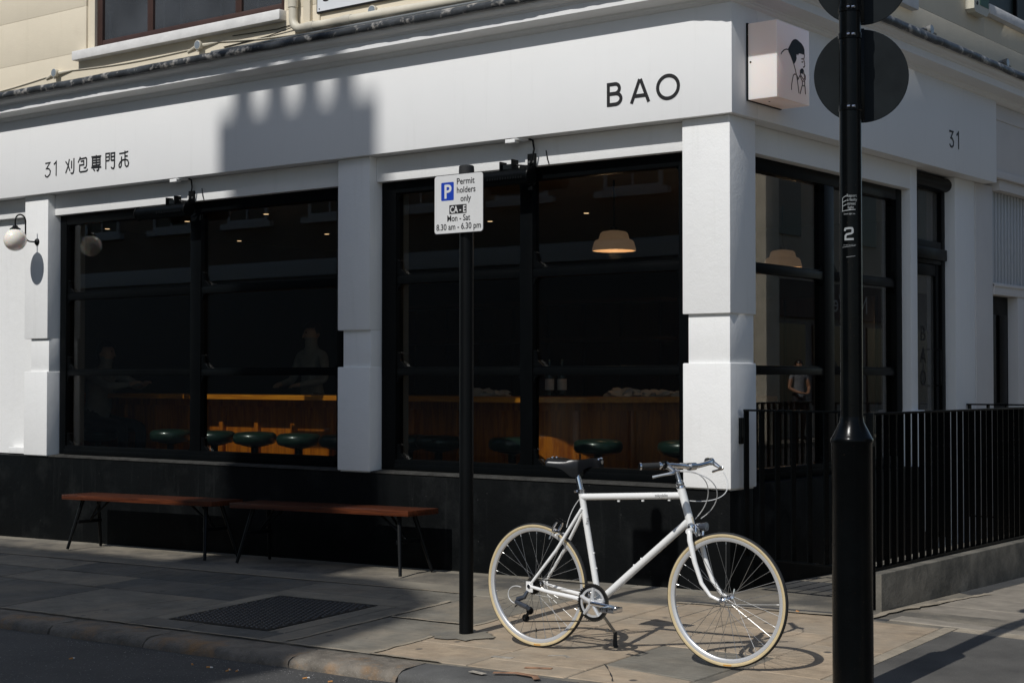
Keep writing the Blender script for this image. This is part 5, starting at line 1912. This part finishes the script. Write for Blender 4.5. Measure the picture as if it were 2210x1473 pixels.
# kick stand on the far side
kf = V((-4.440, 6.584, gz(-4.44, 6.584)))
m = MB()
m.tube([V((-4.47, YB + 0.02, 0.245)), V((-4.462, YB + 0.04, 0.23)), kf + V((0, 0, 0.075))], 0.0075, 10)
m.lathe([(0.007, -0.008), (0.0105, -0.006), (0.0105, 0.006), (0.007, 0.008)], kf.lerp(V((-4.462, YB + 0.04, 0.23)), 0.42), 'Z', 12)
m.build('kickstand', STEEL, bk)
m = MB()
m.tube([kf + V((0, 0, 0.078)), kf + V((0, 0, 0.012)), kf + V((0.003, 0.004, 0.001))], [0.0095, 0.0115, 0.012], 10)
m.build('kickstand_foot', RUBBER, bk)


# brake calipers
def caliper(p, rot):
    b_ = empty('brake_caliper', p - WL[bk.name], (0, rot, 0))
    b_.parent = bk
    m = MB()
    for s in (-1, 1):
        m.tube([V((0, s * 0.004, 0.014)), V((0.004, s * 0.026, 0.010)), V((0.004, s * 0.034, -0.014)), V((0.002, s * 0.026, -0.040))], [0.007, 0.0075, 0.007, 0.006], 10)
    m.lathe([(0.0001, -0.016), (0.007, -0.016), (0.009, -0.006), (0.009, 0.018), (0.0001, 0.019)], V((0, 0, 0.012)), 'X', 14)
    m.tube([V((0.002, -0.034, 0.02)), V((0.0, -0.036, 0.055))], 0.0032, 8)
    m.build('caliper_arm', CHROME, b_, local=True)
    m = MB()
    for s in (-1, 1):
        m.box(-0.022, 0.022, s * 0.017 - 0.0045, s * 0.017 + 0.0045, -0.050, -0.038, 0.002)
    m.each('brake_pad', BLACKM, b_, local=True)


caliper(V((-3.852, YB, 0.657)), rad(-12))
caliper(V((-4.672, YB, 0.604)), rad(205))
# small front lamp at the fork crown
fl = empty('front_lamp', V((-3.835, YB, 0.655)) - WL[bk.name])
fl.parent = bk
m = MB()
m.lathe([(0.0001, -0.030), (0.012, -0.026), (0.018, -0.010), (0.021, 0.010), (0.021, 0.016)], V((-3.820, YB, 0.664)), 'X', 18)
m.build('lamp_body', GREYPL, fl)
m = MB()
m.lathe([(0.0001, 0.012), (0.0200, 0.012), (0.0200, 0.016), (0.0001, 0.018)], V((-3.820, YB, 0.664)), 'X', 18)
m.build('lamp_lens', GLENS, fl)
m = MB()
m.tube([off(FH, -0.058), off(FH, -0.050)], 0.009, 12)
m.tube([off(FH, 0.050), off(FH, 0.062)], 0.009, 12)
m.tube([off(FH, 0.062), off(FH, 0.068) + V((0.004, 0, 0.045))], [0.005, 0.004], 8)
m.tube([off(RH, -0.072), off(RH, -0.064)], 0.010, 12)
m.tube([off(RH, 0.064), off(RH, 0.076)], 0.010, 12)
m.each('axle_nut', CHROME, bk)

# ------------------------------------------------------------------ litter in the gutter
bt = None
for i, (x, y, full_) in enumerate(((-6.946, 5.174, 1), (-6.286, 5.428, 0), (-6.137, 5.413, 1), (-6.005, 5.429, 0), (-5.942, 5.424, 1), (-5.985, 5.40, 1), (-5.508, 5.475, 1), (-5.34, 5.479, 0), (-5.081, 5.487, 1), (-4.979, 5.517, 0), (-4.927, 5.533, 1), (-4.95, 5.50, 0), (-4.09, 7.858, 0))):
    zg = gz(x, y) + 0.005 if y > 5.9 else rz(x, y) + 0.0045
    c = thing('cigarette_butt', 'cigarette butt lying in the gutter beside the kerb' if y < 6 else 'cigarette butt lying on the dark tarmac by the gate', 'litter', (x, y, zg), (0, 0, random.uniform(0, 3.1)), group='cigarette butts' if y < 6 else None)
    m = MB()
    m.tube([(-0.016, 0, 0), (0.006, 0, 0.0005)], 0.0044, 8)
    m.build('filter', BUTTO, c, local=True)
    if full_:
        m = MB()
        m.tube([(0.006, 0, 0.0005), (0.019, 0.001, 0.0)], 0.0042, 8)
        m.build('paper', BUTTW, c, local=True)
m = MB()
random.seed(11)
for i in range(420):
    x = random.uniform(-7.6, -4.3)
    y = 5.60 - abs(random.gauss(0, 0.05)) - (random.random() < 0.25) * random.uniform(0, 0.6)
    z = rz(x, y) + 0.0015
    s = random.uniform(0.0015, 0.0045)
    a = random.uniform(0, 3)
    m.add([(x + s * math.cos(a), y + s * math.sin(a), z), (x - s * math.sin(a), y + s * math.cos(a), z), (x - s * math.cos(a), y - s * math.sin(a), z), (x, y, z + s * 0.8)], [(0, 1, 3), (1, 2, 3), (2, 0, 3)])
tag(m.build('gutter_grit', CHALK, smooth=0), 'specks of pale grit and crumbs along the gutter', 'litter', kind='stuff')

# ------------------------------------------------------------------ inside the bar
ct = thing('bar_counter', 'orange pine bar counter with battened front inside the windows', 'counter', (-9.6, 10.4, 0.2))
path = [(-13.4, 10.12), (-7.75, 10.12)] + [(-7.75 + 0.75 * math.sin(rad(a)), 10.87 - 0.75 * math.cos(rad(a))) for a in range(10, 60, 10)] + [(-6.62, 11.10), (-6.55, 11.8)]


def offset_path(pts, d):
    out = []
    for i in range(len(pts)):
        p = V(pts[i])
        a = (V(pts[i]) - V(pts[i - 1])).normalized() if i else (V(pts[1]) - V(pts[0])).normalized()
        b = (V(pts[i + 1]) - V(pts[i])).normalized() if i < len(pts) - 1 else a
        t = (a + b).normalized()
        out.append(p + V((t.y, -t.x)) * d)
    return out


def wallstrip(mb, pts, d0, d1, z0, z1):
    A_, B_ = offset_path(pts, d0), offset_path(pts, d1)
    k_ = len(pts)
    vs = [V((p.x, p.y, z)) for z in (z0, z1) for p in A_] + [V((p.x, p.y, z)) for z in (z0, z1) for p in B_]
    fs = []
    for i in range(k_ - 1):
        a, b, c_, d = i, i + 1, k_ + i, k_ + i + 1
        fs += [(a, b, d, c_), (2 * k_ + a, 2 * k_ + c_, 2 * k_ + d, 2 * k_ + b), (c_, d, 2 * k_ + d, 2 * k_ + c_), (a, 2 * k_ + a, 2 * k_ + b, b)]
    fs += [(0, k_, 3 * k_, 2 * k_), (k_ - 1, 3 * k_ - 1, 4 * k_ - 1, 2 * k_ - 1)]
    mb.add(vs, fs)


m = MB()
wallstrip(m, path, 0.0, -0.05, 0.2, 1.165)
m.build('front', COUNTW, ct, smooth=20)
m = MB()
wallstrip(m, path, 0.25, -0.42, 1.168, 1.212)
m.build('top', COUNTD, ct, smooth=20)
m = MB()
wallstrip(m, path, 0.03, 0.0, 1.10, 1.165)
m.build('rail', COUNTW, ct, smooth=20)
bat = None
for i in range(12):
    xx = -13.2 + i * 0.48
    if bat is None:
        m = MB()
        m.box(xx - 0.025, xx + 0.025, 10.075, 10.119, 0.2, 1.10, 0.003)
        bat = m.build('batten', COUNTW, ct)
    else:
        share(bat, 'batten', ct, (i * 0.48, 0, 0))
for (xx, yy, a) in ((-7.30, 10.27, 35), (-6.98, 10.60, 60), (-6.60, 11.3, 85)):
    m = MB()
    m.box(-0.025, 0.025, -0.022, 0.02, 0.2, 1.10, 0.003, Matrix.Translation((xx, yy, 0)) @ Matrix.Rotation(rad(a), 4, 'Z'))
    m.build('batten', COUNTW, ct)

stool = None
for i, (x, y, lab) in enumerate(((-11.25, 9.45, 'green leather bar stool, leftmost one seen in the left window'),
                                 (-10.66, 9.45, 'green leather bar stool just right of the left window mullion'),
                                 (-10.14, 9.45, 'green leather bar stool, second right of the left window mullion'),
                                 (-9.60, 9.45, 'green leather bar stool, third right of the left window mullion'),
                                 (-9.10, 9.45, 'green leather bar stool half hidden by the white middle pillar'),
                                 (-8.62, 9.75, 'green leather bar stool at the left edge of the right window'),
                                 (-8.30, 9.75, 'green leather bar stool just left of the parking sign post, in shade'),
                                 (-7.62, 9.85, 'green leather bar stool crossed by the right window mullion'),
                                 (-6.83, 9.90, 'green leather bar stool behind the bicycle saddle'),
                                 (-6.20, 10.1, 'dim green bar stool at the right edge of the right window'))):
    if stool is None:
        stool = thing('bar_stool', lab, 'stool', (x, y, 0.2), group='green bar stools along the counter')
        m = MB()
        m.lathe([(0.0001, 0.588), (0.150, 0.588), (0.174, 0.598), (0.188, 0.622), (0.190, 0.650), (0.182, 0.674), (0.158, 0.690), (0.08, 0.697), (0.0001, 0.698)], (0, 0, 0), 'Z', 32)
        m.build('seat', GREENL, stool, local=True, smooth=60)
        m = MB()
        m.lathe([(0.0001, 0.02), (0.17, 0.0), (0.165, 0.02), (0.05, 0.045), (0.033, 0.07), (0.033, 0.56), (0.12, 0.58), (0.12, 0.5875), (0.0001, 0.5875)], (0, 0, 0), 'Z', 24)
        m.build('pedestal', BLACKM, stool, local=True)
    else:
        c = copy_tree(stool)
        c.location = (x, y, 0.2)
        c['label'] = lab

for i, (x, y, lab) in enumerate(((-7.12, 10.55, 'warm opal pendant shade hanging in the right window'), (-7.02, 11.95, 'warm opal pendant shade half hidden behind the corner pillar'), (-6.95, 13.1, 'warm opal pendant shade seen through the side window'))):
    p = thing('pendant_lamp', lab, 'lamp', (x, y, 2.39), group='opal pendant lamps')
    bulb = bpy.data.lights.new('pendant_bulb', 'POINT')
    bulb.energy = 2.5
    bulb.color = (1.0, 0.62, 0.34)
    bulb.shadow_soft_size = 0.06
    bo_ = bpy.data.objects.new('pendant_bulb', bulb)
    col.objects.link(bo_)
    bo_.parent = p
    bo_.location = (0, 0, -0.02)
    m = MB()
    m.lathe([(0.035, 0.165), (0.095, 0.155), (0.112, 0.14), (0.125, 0.095), (0.150, 0.085), (0.162, 0.07), (0.178, 0.012), (0.178, 0.0), (0.170, 0.0), (0.155, 0.065), (0.118, 0.085), (0.10, 0.135), (0.035, 0.150)], (0, 0, 0), 'Z', 36)
    m.build('shade', SHADE, p, local=True, smooth=30)
    m = MB()
    m.tube([(0, 0, 0.15), (0, 0, 0.575)], 0.008, 8)
    m.lathe([(0.0001, 0.20), (0.03, 0.19), (0.036, 0.155), (0.0001, 0.15)], (0, 0, 0), 'Z', 16)
    m.build('rod', BLACKM, p, local=True)
dl0 = None
DLL = ['small lit ceiling downlight at the far left of the left window, above the mirrored globe', 'small lit ceiling downlight just left of the left window mullion', 'small lit ceiling downlight in the middle of the upper right pane of the left window', 'dim deep ceiling downlight low in the upper left pane of the left window', 'small lit ceiling downlight low in the upper right pane of the left window', 'small lit ceiling downlight in the left window next to the white middle pillar', 'small lit ceiling downlight left of the permit parking plate', 'small lit ceiling downlight between the permit plate and the pendant']
for i, (x, y) in enumerate(((-13.73, 10.65), (-12.43, 10.64), (-11.27, 10.64), (-13.72, 12.53), (-12.30, 12.53), (-11.14, 12.53), (-9.98, 12.53), (-8.745, 12.48))):
    if dl0 is None:
        dl0 = thing('downlight', DLL[0], 'light', (x, y, 2.963), group='recessed downlights in the bar ceiling')
        m = MB()
        m.lathe([(0.0001, 0.0), (0.026, 0.0), (0.026, -0.004), (0.0001, -0.004)], (0, 0, 0), 'Z', 16)
        m.build('lamp_disc', SPOT, dl0, local=True)
        m = MB()
        m.lathe([(0.027, 0.0), (0.044, 0.0), (0.044, -0.003), (0.027, -0.003)], (0, 0, 0), 'Z', 16, closed=True)
        m.build('trim_ring', BLACKM, dl0, local=True)
    else:
        c = copy_tree(dl0)
        c.location = (x, y, 2.963)
        c['label'] = DLL[i]

# things standing on the counter
def lump(mb, c, rx, ry, rz_, n=18, seed=0):
    rnd_ = random.Random(seed)
    k_ = 9
    ph = [rnd_.uniform(0, 6.28) for _ in range(6)]
    vs = []
    for i in range(k_ + 1):
        th = math.pi / 2 * i / k_
        for j in range(n):
            a = 2 * math.pi * j / n
            w_ = 1 + 0.25 * math.sin(3 * a + ph[0] + th * 4) + 0.20 * math.sin(5 * a + ph[1] - th * 6) + 0.16 * math.sin(7 * a + ph[2] + 9 * th)
            h_ = 0.8 + (0.45 * math.sin(2 * a + ph[3]) + 0.3 * math.sin(4 * a + ph[4])) * math.cos(th)
            vs.append((c[0] + rx * w_ * math.cos(th) * math.cos(a), c[1] + ry * w_ * math.cos(th) * math.sin(a), c[2] + rz_ * h_ * math.sin(th)))
    mb.add(vs, [(i * n + j, i * n + (j + 1) % n, (i + 1) * n + (j + 1) % n, (i + 1) * n + j) for i in range(k_) for j in range(n)])


for i, (x, y, s, lab) in enumerate(((-7.18, 10.75, 1.0, 'crumpled white napkins on the counter, at the right of the right window'), (-6.95, 10.95, 0.8, 'smaller crumpled napkin at the far right end of the counter'), (-8.32, 10.35, 0.9, 'crumpled white napkin on the counter behind the sign post'))):
    m = MB()
    lump(m, (x, y, 1.213), 0.14 * s, 0.10 * s, 0.075 * s, seed=i)
    lump(m, (x + 0.16 * s, y + 0.04, 1.213), 0.10 * s, 0.09 * s, 0.06 * s, seed=i + 5)
    tag(m.build('napkin', NAPK, smooth=70), lab, 'napkin', 'white napkins on the counter')
for i, (x, y, lab) in enumerate(((-7.82, 10.62, 'dark wine bottle standing on the counter, the left one'), (-7.72, 10.66, 'dark wine bottle standing on the counter, the right one'))):
    b = thing('wine_bottle', lab, 'bottle', (x, y, 1.213), group='wine bottles on the counter')
    m = MB()
    m.lathe([(0.0001, 0), (0.036, 0), (0.038, 0.01), (0.038, 0.18), (0.030, 0.21), (0.014, 0.235), (0.013, 0.29), (0.016, 0.292), (0.016, 0.305), (0.0001, 0.306)], (0, 0, 0), 'Z', 20)
    m.build('glass', BOTG, b, local=True)
    m = MB()
    m.lathe([(0.0384, 0.05), (0.0388, 0.052), (0.0388, 0.14), (0.0384, 0.142)], (0, 0, 0), 'Z', 20)
    m.build('paper_label', NAPK, b, local=True)


# ------------------------------------------------------------------ people
def person(label, loc, rz_, J, cloth, skin, hairc, group=None, longsleeve=True, skirt=None):
    """J: joints in local coordinates (x sideways, -y forward). One skinned body, hair as a child."""
    P = thing('person', label, 'person', loc, (0, 0, rz_), group)
    segs, vid, verts, radii = [], {}, [], []

    def vtx(key, co, r):
        vid[key] = len(verts)
        verts.append(co)
        radii.append(r)

    for k_, (co, r) in J.items():
        vtx(k_, co, r)
    edges = []
    E_ = [('pelvis', 'spine'), ('spine', 'chest'), ('chest', 'neck'), ('neck', 'chin'), ('chin', 'head'), ('head', 'crown')]
    for s in 'lr':
        E_ += [('pelvis', 'hip' + s), ('hip' + s, 'knee' + s), ('knee' + s, 'ankle' + s), ('ankle' + s, 'toe' + s), ('chest', 'sh' + s), ('sh' + s, 'el' + s), ('el' + s, 'wr' + s), ('wr' + s, 'palm' + s)]
        w_, p_ = V(J['wr' + s][0]), V(J['palm' + s][0])
        d = (p_ - w_).normalized()
        side = d.cross(V((0, 0, 1)))
        side = side.normalized() if side.length > 0.1 else V((1, 0, 0))
        up = side.cross(d)
        for i, (o_, ln) in enumerate(((-0.028, 0.052), (-0.010, 0.066), (0.010, 0.062), (0.027, 0.046))):
            vtx('f%d%s' % (i, s), tuple(p_ + d * ln * 0.55 + side * o_), 0.010)
            vtx('g%d%s' % (i, s), tuple(p_ + d * ln * 0.9 + side * o_ - up * 0.020), 0.008)
            E_ += [('palm' + s, 'f%d%s' % (i, s)), ('f%d%s' % (i, s), 'g%d%s' % (i, s))]
        vtx('t' + s, tuple(w_.lerp(p_, 0.5) + side * 0.045 + d * 0.02), 0.011)
        E_ += [('wr' + s, 't' + s)]
    edges = [(vid[a], vid[b]) for a, b in E_]
    me = bpy.data.meshes.new('skel')
    me.from_pydata(verts, edges, [])
    o = bpy.data.objects.new('skel', me)
    col.objects.link(o)
    sk = o.modifiers.new('s', 'SKIN')
    for i, r in enumerate(radii):
        rr = r if isinstance(r, tuple) else (r, r)
        me.skin_vertices[0].data[i].radius = rr
    me.skin_vertices[0].data[vid['pelvis']].use_root = True
    o.modifiers.new('ss', 'SUBSURF').levels = 2
    dg = bpy.context.evaluated_depsgraph_get()
    dg.update()
    bm_ = bpy.data.meshes.new_from_object(o.evaluated_get(dg))
    bpy.data.objects.remove(o)
    bm_.name = 'body'
    top, legs = cloth
    bm_.materials.clear()
    for mm in (skin, top, legs, BLACKM):
        bm_.materials.append(mm)
    SG = [('pelvis', 'spine', 1), ('spine', 'chest', 1), ('chest', 'neck', 1), ('neck', 'chin', 0), ('chin', 'head', 0), ('head', 'crown', 0)]
    for s in 'lr':
        SG += [('pelvis', 'hip' + s, 2), ('hip' + s, 'knee' + s, 2), ('knee' + s, 'ankle' + s, 2), ('ankle' + s, 'toe' + s, 3), ('chest', 'sh' + s, 1), ('sh' + s, 'el' + s, 1 if longsleeve else 0), ('el' + s, 'wr' + s, 1 if longsleeve else 0), ('wr' + s, 'palm' + s, 0)]
    for p in bm_.polygons:
        c = p.center
        best, bi = 1e9, 0
        for a, b, mi in SG:
            A_, B_ = V(J[a][0]), V(J[b][0])
            t = max(0, min(1, (c - A_).dot(B_ - A_) / max(1e-6, (B_ - A_).length_squared)))
            dd = (c - A_.lerp(B_, t)).length - (J[a][1] if not isinstance(J[a][1], tuple) else J[a][1][0]) * 0.6
            if dd < best:
                best, bi = dd, mi
        p.material_index = bi
        p.use_smooth = True
    bo = bpy.data.objects.new('body', bm_)
    col.objects.link(bo)
    bo.parent = P
    h, cr = V(J['head'][0]), V(J['crown'][0])
    m = MB()
    vs = []
    n = 20
    for i in range(9):
        th = math.pi * 0.60 * i / 8
        for j in range(n):
            a = 2 * math.pi * j / n
            fwd = math.sin(a)
            th2 = th * (0.62 if fwd < -0.3 else 1.0 + 0.15 * fwd)
            vs.append(h + V((0.088 * math.sin(th2) * math.cos(a), 0.010 + 0.108 * math.sin(th2) * math.sin(a), 0.010 + 0.120 * math.cos(th2))))
    m.add(vs, [(i * n + j, i * n + (j + 1) % n, (i + 1) * n + (j + 1) % n, (i + 1) * n + j) for i in range(8) for j in range(n)])
    m.build('hair', hairc, P, local=True, smooth=80)
    m = MB()
    f0 = h + V((0, -0.098, -0.022))
    m.prism([(-0.012, -0.018), (0.012, -0.018), (0.004, 0.028), (-0.004, 0.028)], 0.0, 0.02, lambda a, b, d: f0 + V((a * (1 if d == 0 else 0.5), -d if b < 0 else -d * 0.2, b)))
    m.build('nose', skin, P, local=True)
    m = MB()
    for s in (-1, 1):
        e_ = MB()
        e_.lathe([(0.0001, 0.0), (0.007, 0.002), (0.009, 0.006)], h + V((s * 0.032, -0.100, 0.012)), 'Y', 10)
        e_.build('eye', BLACKM, P, local=True)
    m.tube([h + V((-0.022, -0.094, -0.062)), h + V((0, -0.100, -0.060)), h + V((0.022, -0.094, -0.062))], 0.0035, 6)
    m.build('mouth', BLACKM, P, local=True)
    m = MB()
    for s in (-1, 1):
        m.lathe([(0.0001, 0), (0.016, 0.002), (0.020, 0.008), (0.010, 0.016)], h + V((s * 0.086, 0.012, -0.012)), 'X', 10)
    m.each('ear', skin, P, local=True)
    return P


SKIN1 = mat('tanned_skin', (0.42, 0.21, 0.12), 0.5)
SKIN2 = mat('pale_skin', (0.48, 0.30, 0.21), 0.5)
HAIRD = mat('dark_hair', (0.012, 0.009, 0.007), 0.45)
SHIRT = mat('white_shirt_cloth', (0.30, 0.285, 0.26), 0.85, var=0.15, vscale=12, bump=0.004, bscale=14)
TROUS = mat('dark_trousers', (0.02, 0.02, 0.024), 0.8)
DRESS = mat('grey_print_cloth', (0.28, 0.28, 0.29), 0.8, var=0.5, vscale=40)


def stand_joints(arms):
    J = {'pelvis': ((0, 0, 0.93), (0.145, 0.10)), 'spine': ((0, 0, 1.10), (0.128, 0.09)), 'chest': ((0, 0.005, 1.32), (0.150, 0.10)), 'neck': ((0, 0.005, 1.468), 0.058), 'chin': ((0, -0.012, 1.525), 0.060), 'head': ((0, -0.005, 1.605), (0.084, 0.098)), 'crown': ((0, 0.008, 1.675), 0.070)}
    for s, q in (('l', 1), ('r', -1)):
        J['hip' + s] = ((q * 0.095, 0, 0.88), 0.092)
        J['knee' + s] = ((q * 0.10, -0.015, 0.48), 0.058)
        J['ankle' + s] = ((q * 0.10, 0.02, 0.085), 0.042)
        J['toe' + s] = ((q * 0.115, -0.15, 0.035), 0.036)
        J['sh' + s] = ((q * 0.175, 0.005, 1.40), 0.058)
        el, wr, pa = arms[s]
        J['el' + s], J['wr' + s], J['palm' + s] = (el, 0.042), (wr, 0.029), (pa, (0.036, 0.018))
    return J


arms_front = {s: ((q * 0.25, -0.02, 1.12), (q * 0.10, -0.20, 1.02), (q * 0.04, -0.26, 1.02)) for s, q in (('l', 1), ('r', -1))}
arms_work = {s: ((q * 0.25, -0.04, 1.14), (q * 0.16, -0.26, 1.10), (q * 0.13, -0.33, 1.09)) for s, q in (('l', 1), ('r', -1))}
person('person in white shirt standing behind the bar counter in shade', (-11.25, 11.25, 0.2), rad(-5), stand_joints(arms_work), (SHIRT, TROUS), SKIN2, HAIRD)
person('person in sleeveless grey top standing across the side street, hands together', (5.75, 30.3, 0.03), rad(-60), stand_joints(arms_front), (DRESS, TROUS), SKIN1, HAIRD, longsleeve=False)
# seated guest seen from the side, leaning to the counter
J = {'pelvis': ((0, 0.02, 0.74), (0.150, 0.115)), 'spine': ((0, 0.01, 0.92), (0.135, 0.10)), 'chest': ((0, -0.03, 1.14), (0.155, 0.105)), 'neck': ((0, -0.06, 1.275), 0.058), 'chin': ((0, -0.09, 1.335), 0.060), 'head': ((0, -0.085, 1.415), (0.084, 0.098)), 'crown': ((0, -0.07, 1.485), 0.070)}
for s, q in (('l', 1), ('r', -1)):
    J['hip' + s] = ((q * 0.10, 0.0, 0.71), 0.098)
    J['knee' + s] = ((q * 0.13, -0.42, 0.69), 0.064)
    J['ankle' + s] = ((q * 0.12, -0.40, 0.27), 0.042)
    J['toe' + s] = ((q * 0.13, -0.54, 0.24), 0.036)
    J['sh' + s] = ((q * 0.18, -0.03, 1.21), 0.062)
    J['el' + s] = ((q * 0.22, -0.30, 1.08), 0.046)
    J['wr' + s] = ((q * 0.12, -0.46, 1.10), 0.030)
    J['palm' + s] = ((q * 0.08, -0.53, 1.12), (0.036, 0.018))
person('person in loose white shirt seated at the left end of the bar', (-12.80, 9.85, 0.2), rad(100), J, (SHIRT, TROUS), SKIN2, HAIRD)
c = copy_tree(stool)
c.location = (-12.82, 9.85, 0.165)
c['label'] = 'bar stool under the seated guest in the white shirt'

# ------------------------------------------------------------------ buildings across the streets (they shade the front and show in the glass)
ob = thing('terrace_building', 'brick terrace with chimney stack across the street, seen only as reflection and shadow', 'building', (-20, -6, 0))
m = MB()
m.prism([(-45, -1), (-45, 14.30), (-7.15, 14.16), (-6.60, 13.85), (-6.21, 13.5), (-5.97, 12.9), (-5.83, 11.9), (-5.77, 10.5), (-5.75, -1)], -5.5, -16.0, lambda a, b, d: Vector((a, d, b)))
m.build('wall', BRICK, ob, smooth=0)
m = MB()
m.box(-45, -5.85, -5.52, -5.44, -0.6, 3.4)
m.build('shopfront', SHOPG, ob, smooth=0)
m = MB()
m.box(-45, -5.80, -5.54, -5.42, 3.42, 3.75, 0.01)
m.build('band_course', DULLW, ob)
win = None
for fl_ in range(3):
    for i in range(14):
        x = -7.6 - i * 2.4
        z = 4.6 + fl_ * 3.1
        if win is None:
            wn_ = empty('window')
            wn_.parent = ob
            m = MB()
            for a, b, c_, d_ in ((-0.6, -0.53, 0, 1.9), (0.53, 0.6, 0, 1.9), (-0.53, 0.53, 1.83, 1.9), (-0.53, 0.53, 0, 0.07), (-0.53, 0.53, 0.92, 0.98), (-0.02, 0.02, 0.07, 1.83)):
                m.box(a, b, 0.0, 0.05, c_, d_)
            fr_ = m.build('window_frame', DULLW, wn_, local=True)
            m = MB()
            m.box(-0.53, 0.53, 0.0, 0.02, 0.07, 1.83)
            gl2 = m.build('pane', DKGLASS, wn_, local=True, smooth=0)
            m = MB()
            m.box(-0.75, 0.75, 0.0, 0.12, -0.12, -0.001)
            si_ = m.build('sill', DULLW, wn_, local=True)
            win = wn_
            wn_.location = V((x, -5.498, z)) - WL[ob.name]
        else:
            c = copy_tree(win, ob)
            c.location = V((x, -5.498, z)) - WL[ob.name]
st_ = MB()
st_.box(-9.37, -7.68, -7.0, -5.9, 13.0, 18.50, 0.03)
chs = st_.build('chimney_stack', BRICK, ob)
for x in (-9.085, -8.72, -8.365, -8.015):
    m = MB()
    m.lathe([(0.13, 18.48), (0.125, 18.60), (0.112, 19.15), (0.13, 19.17), (0.13, 19.25), (0.0001, 19.25)], (x, -6.3, 0), 'Z', 18)
    m.build('chimney_pot', mat('terracotta_pot', (0.30, 0.14, 0.08), 0.8), chs)

sb = thing('bank_building', 'pale stone bank building across the side street, mirrored in the side window', 'building', (7, 25, 0))
m = MB()
m.box(6.8, 16, 9.0, 60, 3.6, 9.0)
m.box(6.77, 16, 8.9, 9.0, 0.0, 0.5)
m.box(6.78, 16, 9.0, 60, -0.2, 0.55)
m.build('wall', STOCK, sb, smooth=0)
m = MB()
m.box(6.86, 16, 9.05, 60, 0.55, 2.75)
m.build('shopfront', SHOPG, sb, smooth=0)
m = MB()
m.box(6.72, 16, 8.98, 60, 2.75, 3.58)
m.build('fascia', mat('dark_bank_fascia', (0.06, 0.045, 0.042), 0.6), sb, smooth=0)
m = MB()
m.box(6.36, 6.715, 30.0, 30.6, 0.0, 9.0, 0.02)
m.build('stone_pier', mat('bright_pier_stone', (0.74, 0.66, 0.53), 0.85, var=0.15), sb)
lettering('NatWest', 0.62, lambda a, b: V((6.70, 34.6 - a, 2.93 + b)), mat('bank_letter_white', (0.55, 0.55, 0.55), 0.5), sb)
m = MB()
for i in range(10):
    y0 = 19.0 + i * 4.0
    for z0 in (4.6,):
        m.box(6.76, 6.80, y0, y0 + 1.4, z0, z0 + 2.2)
m.each('window', DKGLASS, sb, smooth=0)
m = MB()
for i in range(14):
    y0 = 18.6 + i * 2.9
    m.box(6.82, 6.858, y0, y0 + 2.5, 0.75, 2.6)
m.each('shop_window', DKGLASS, sb, smooth=0)
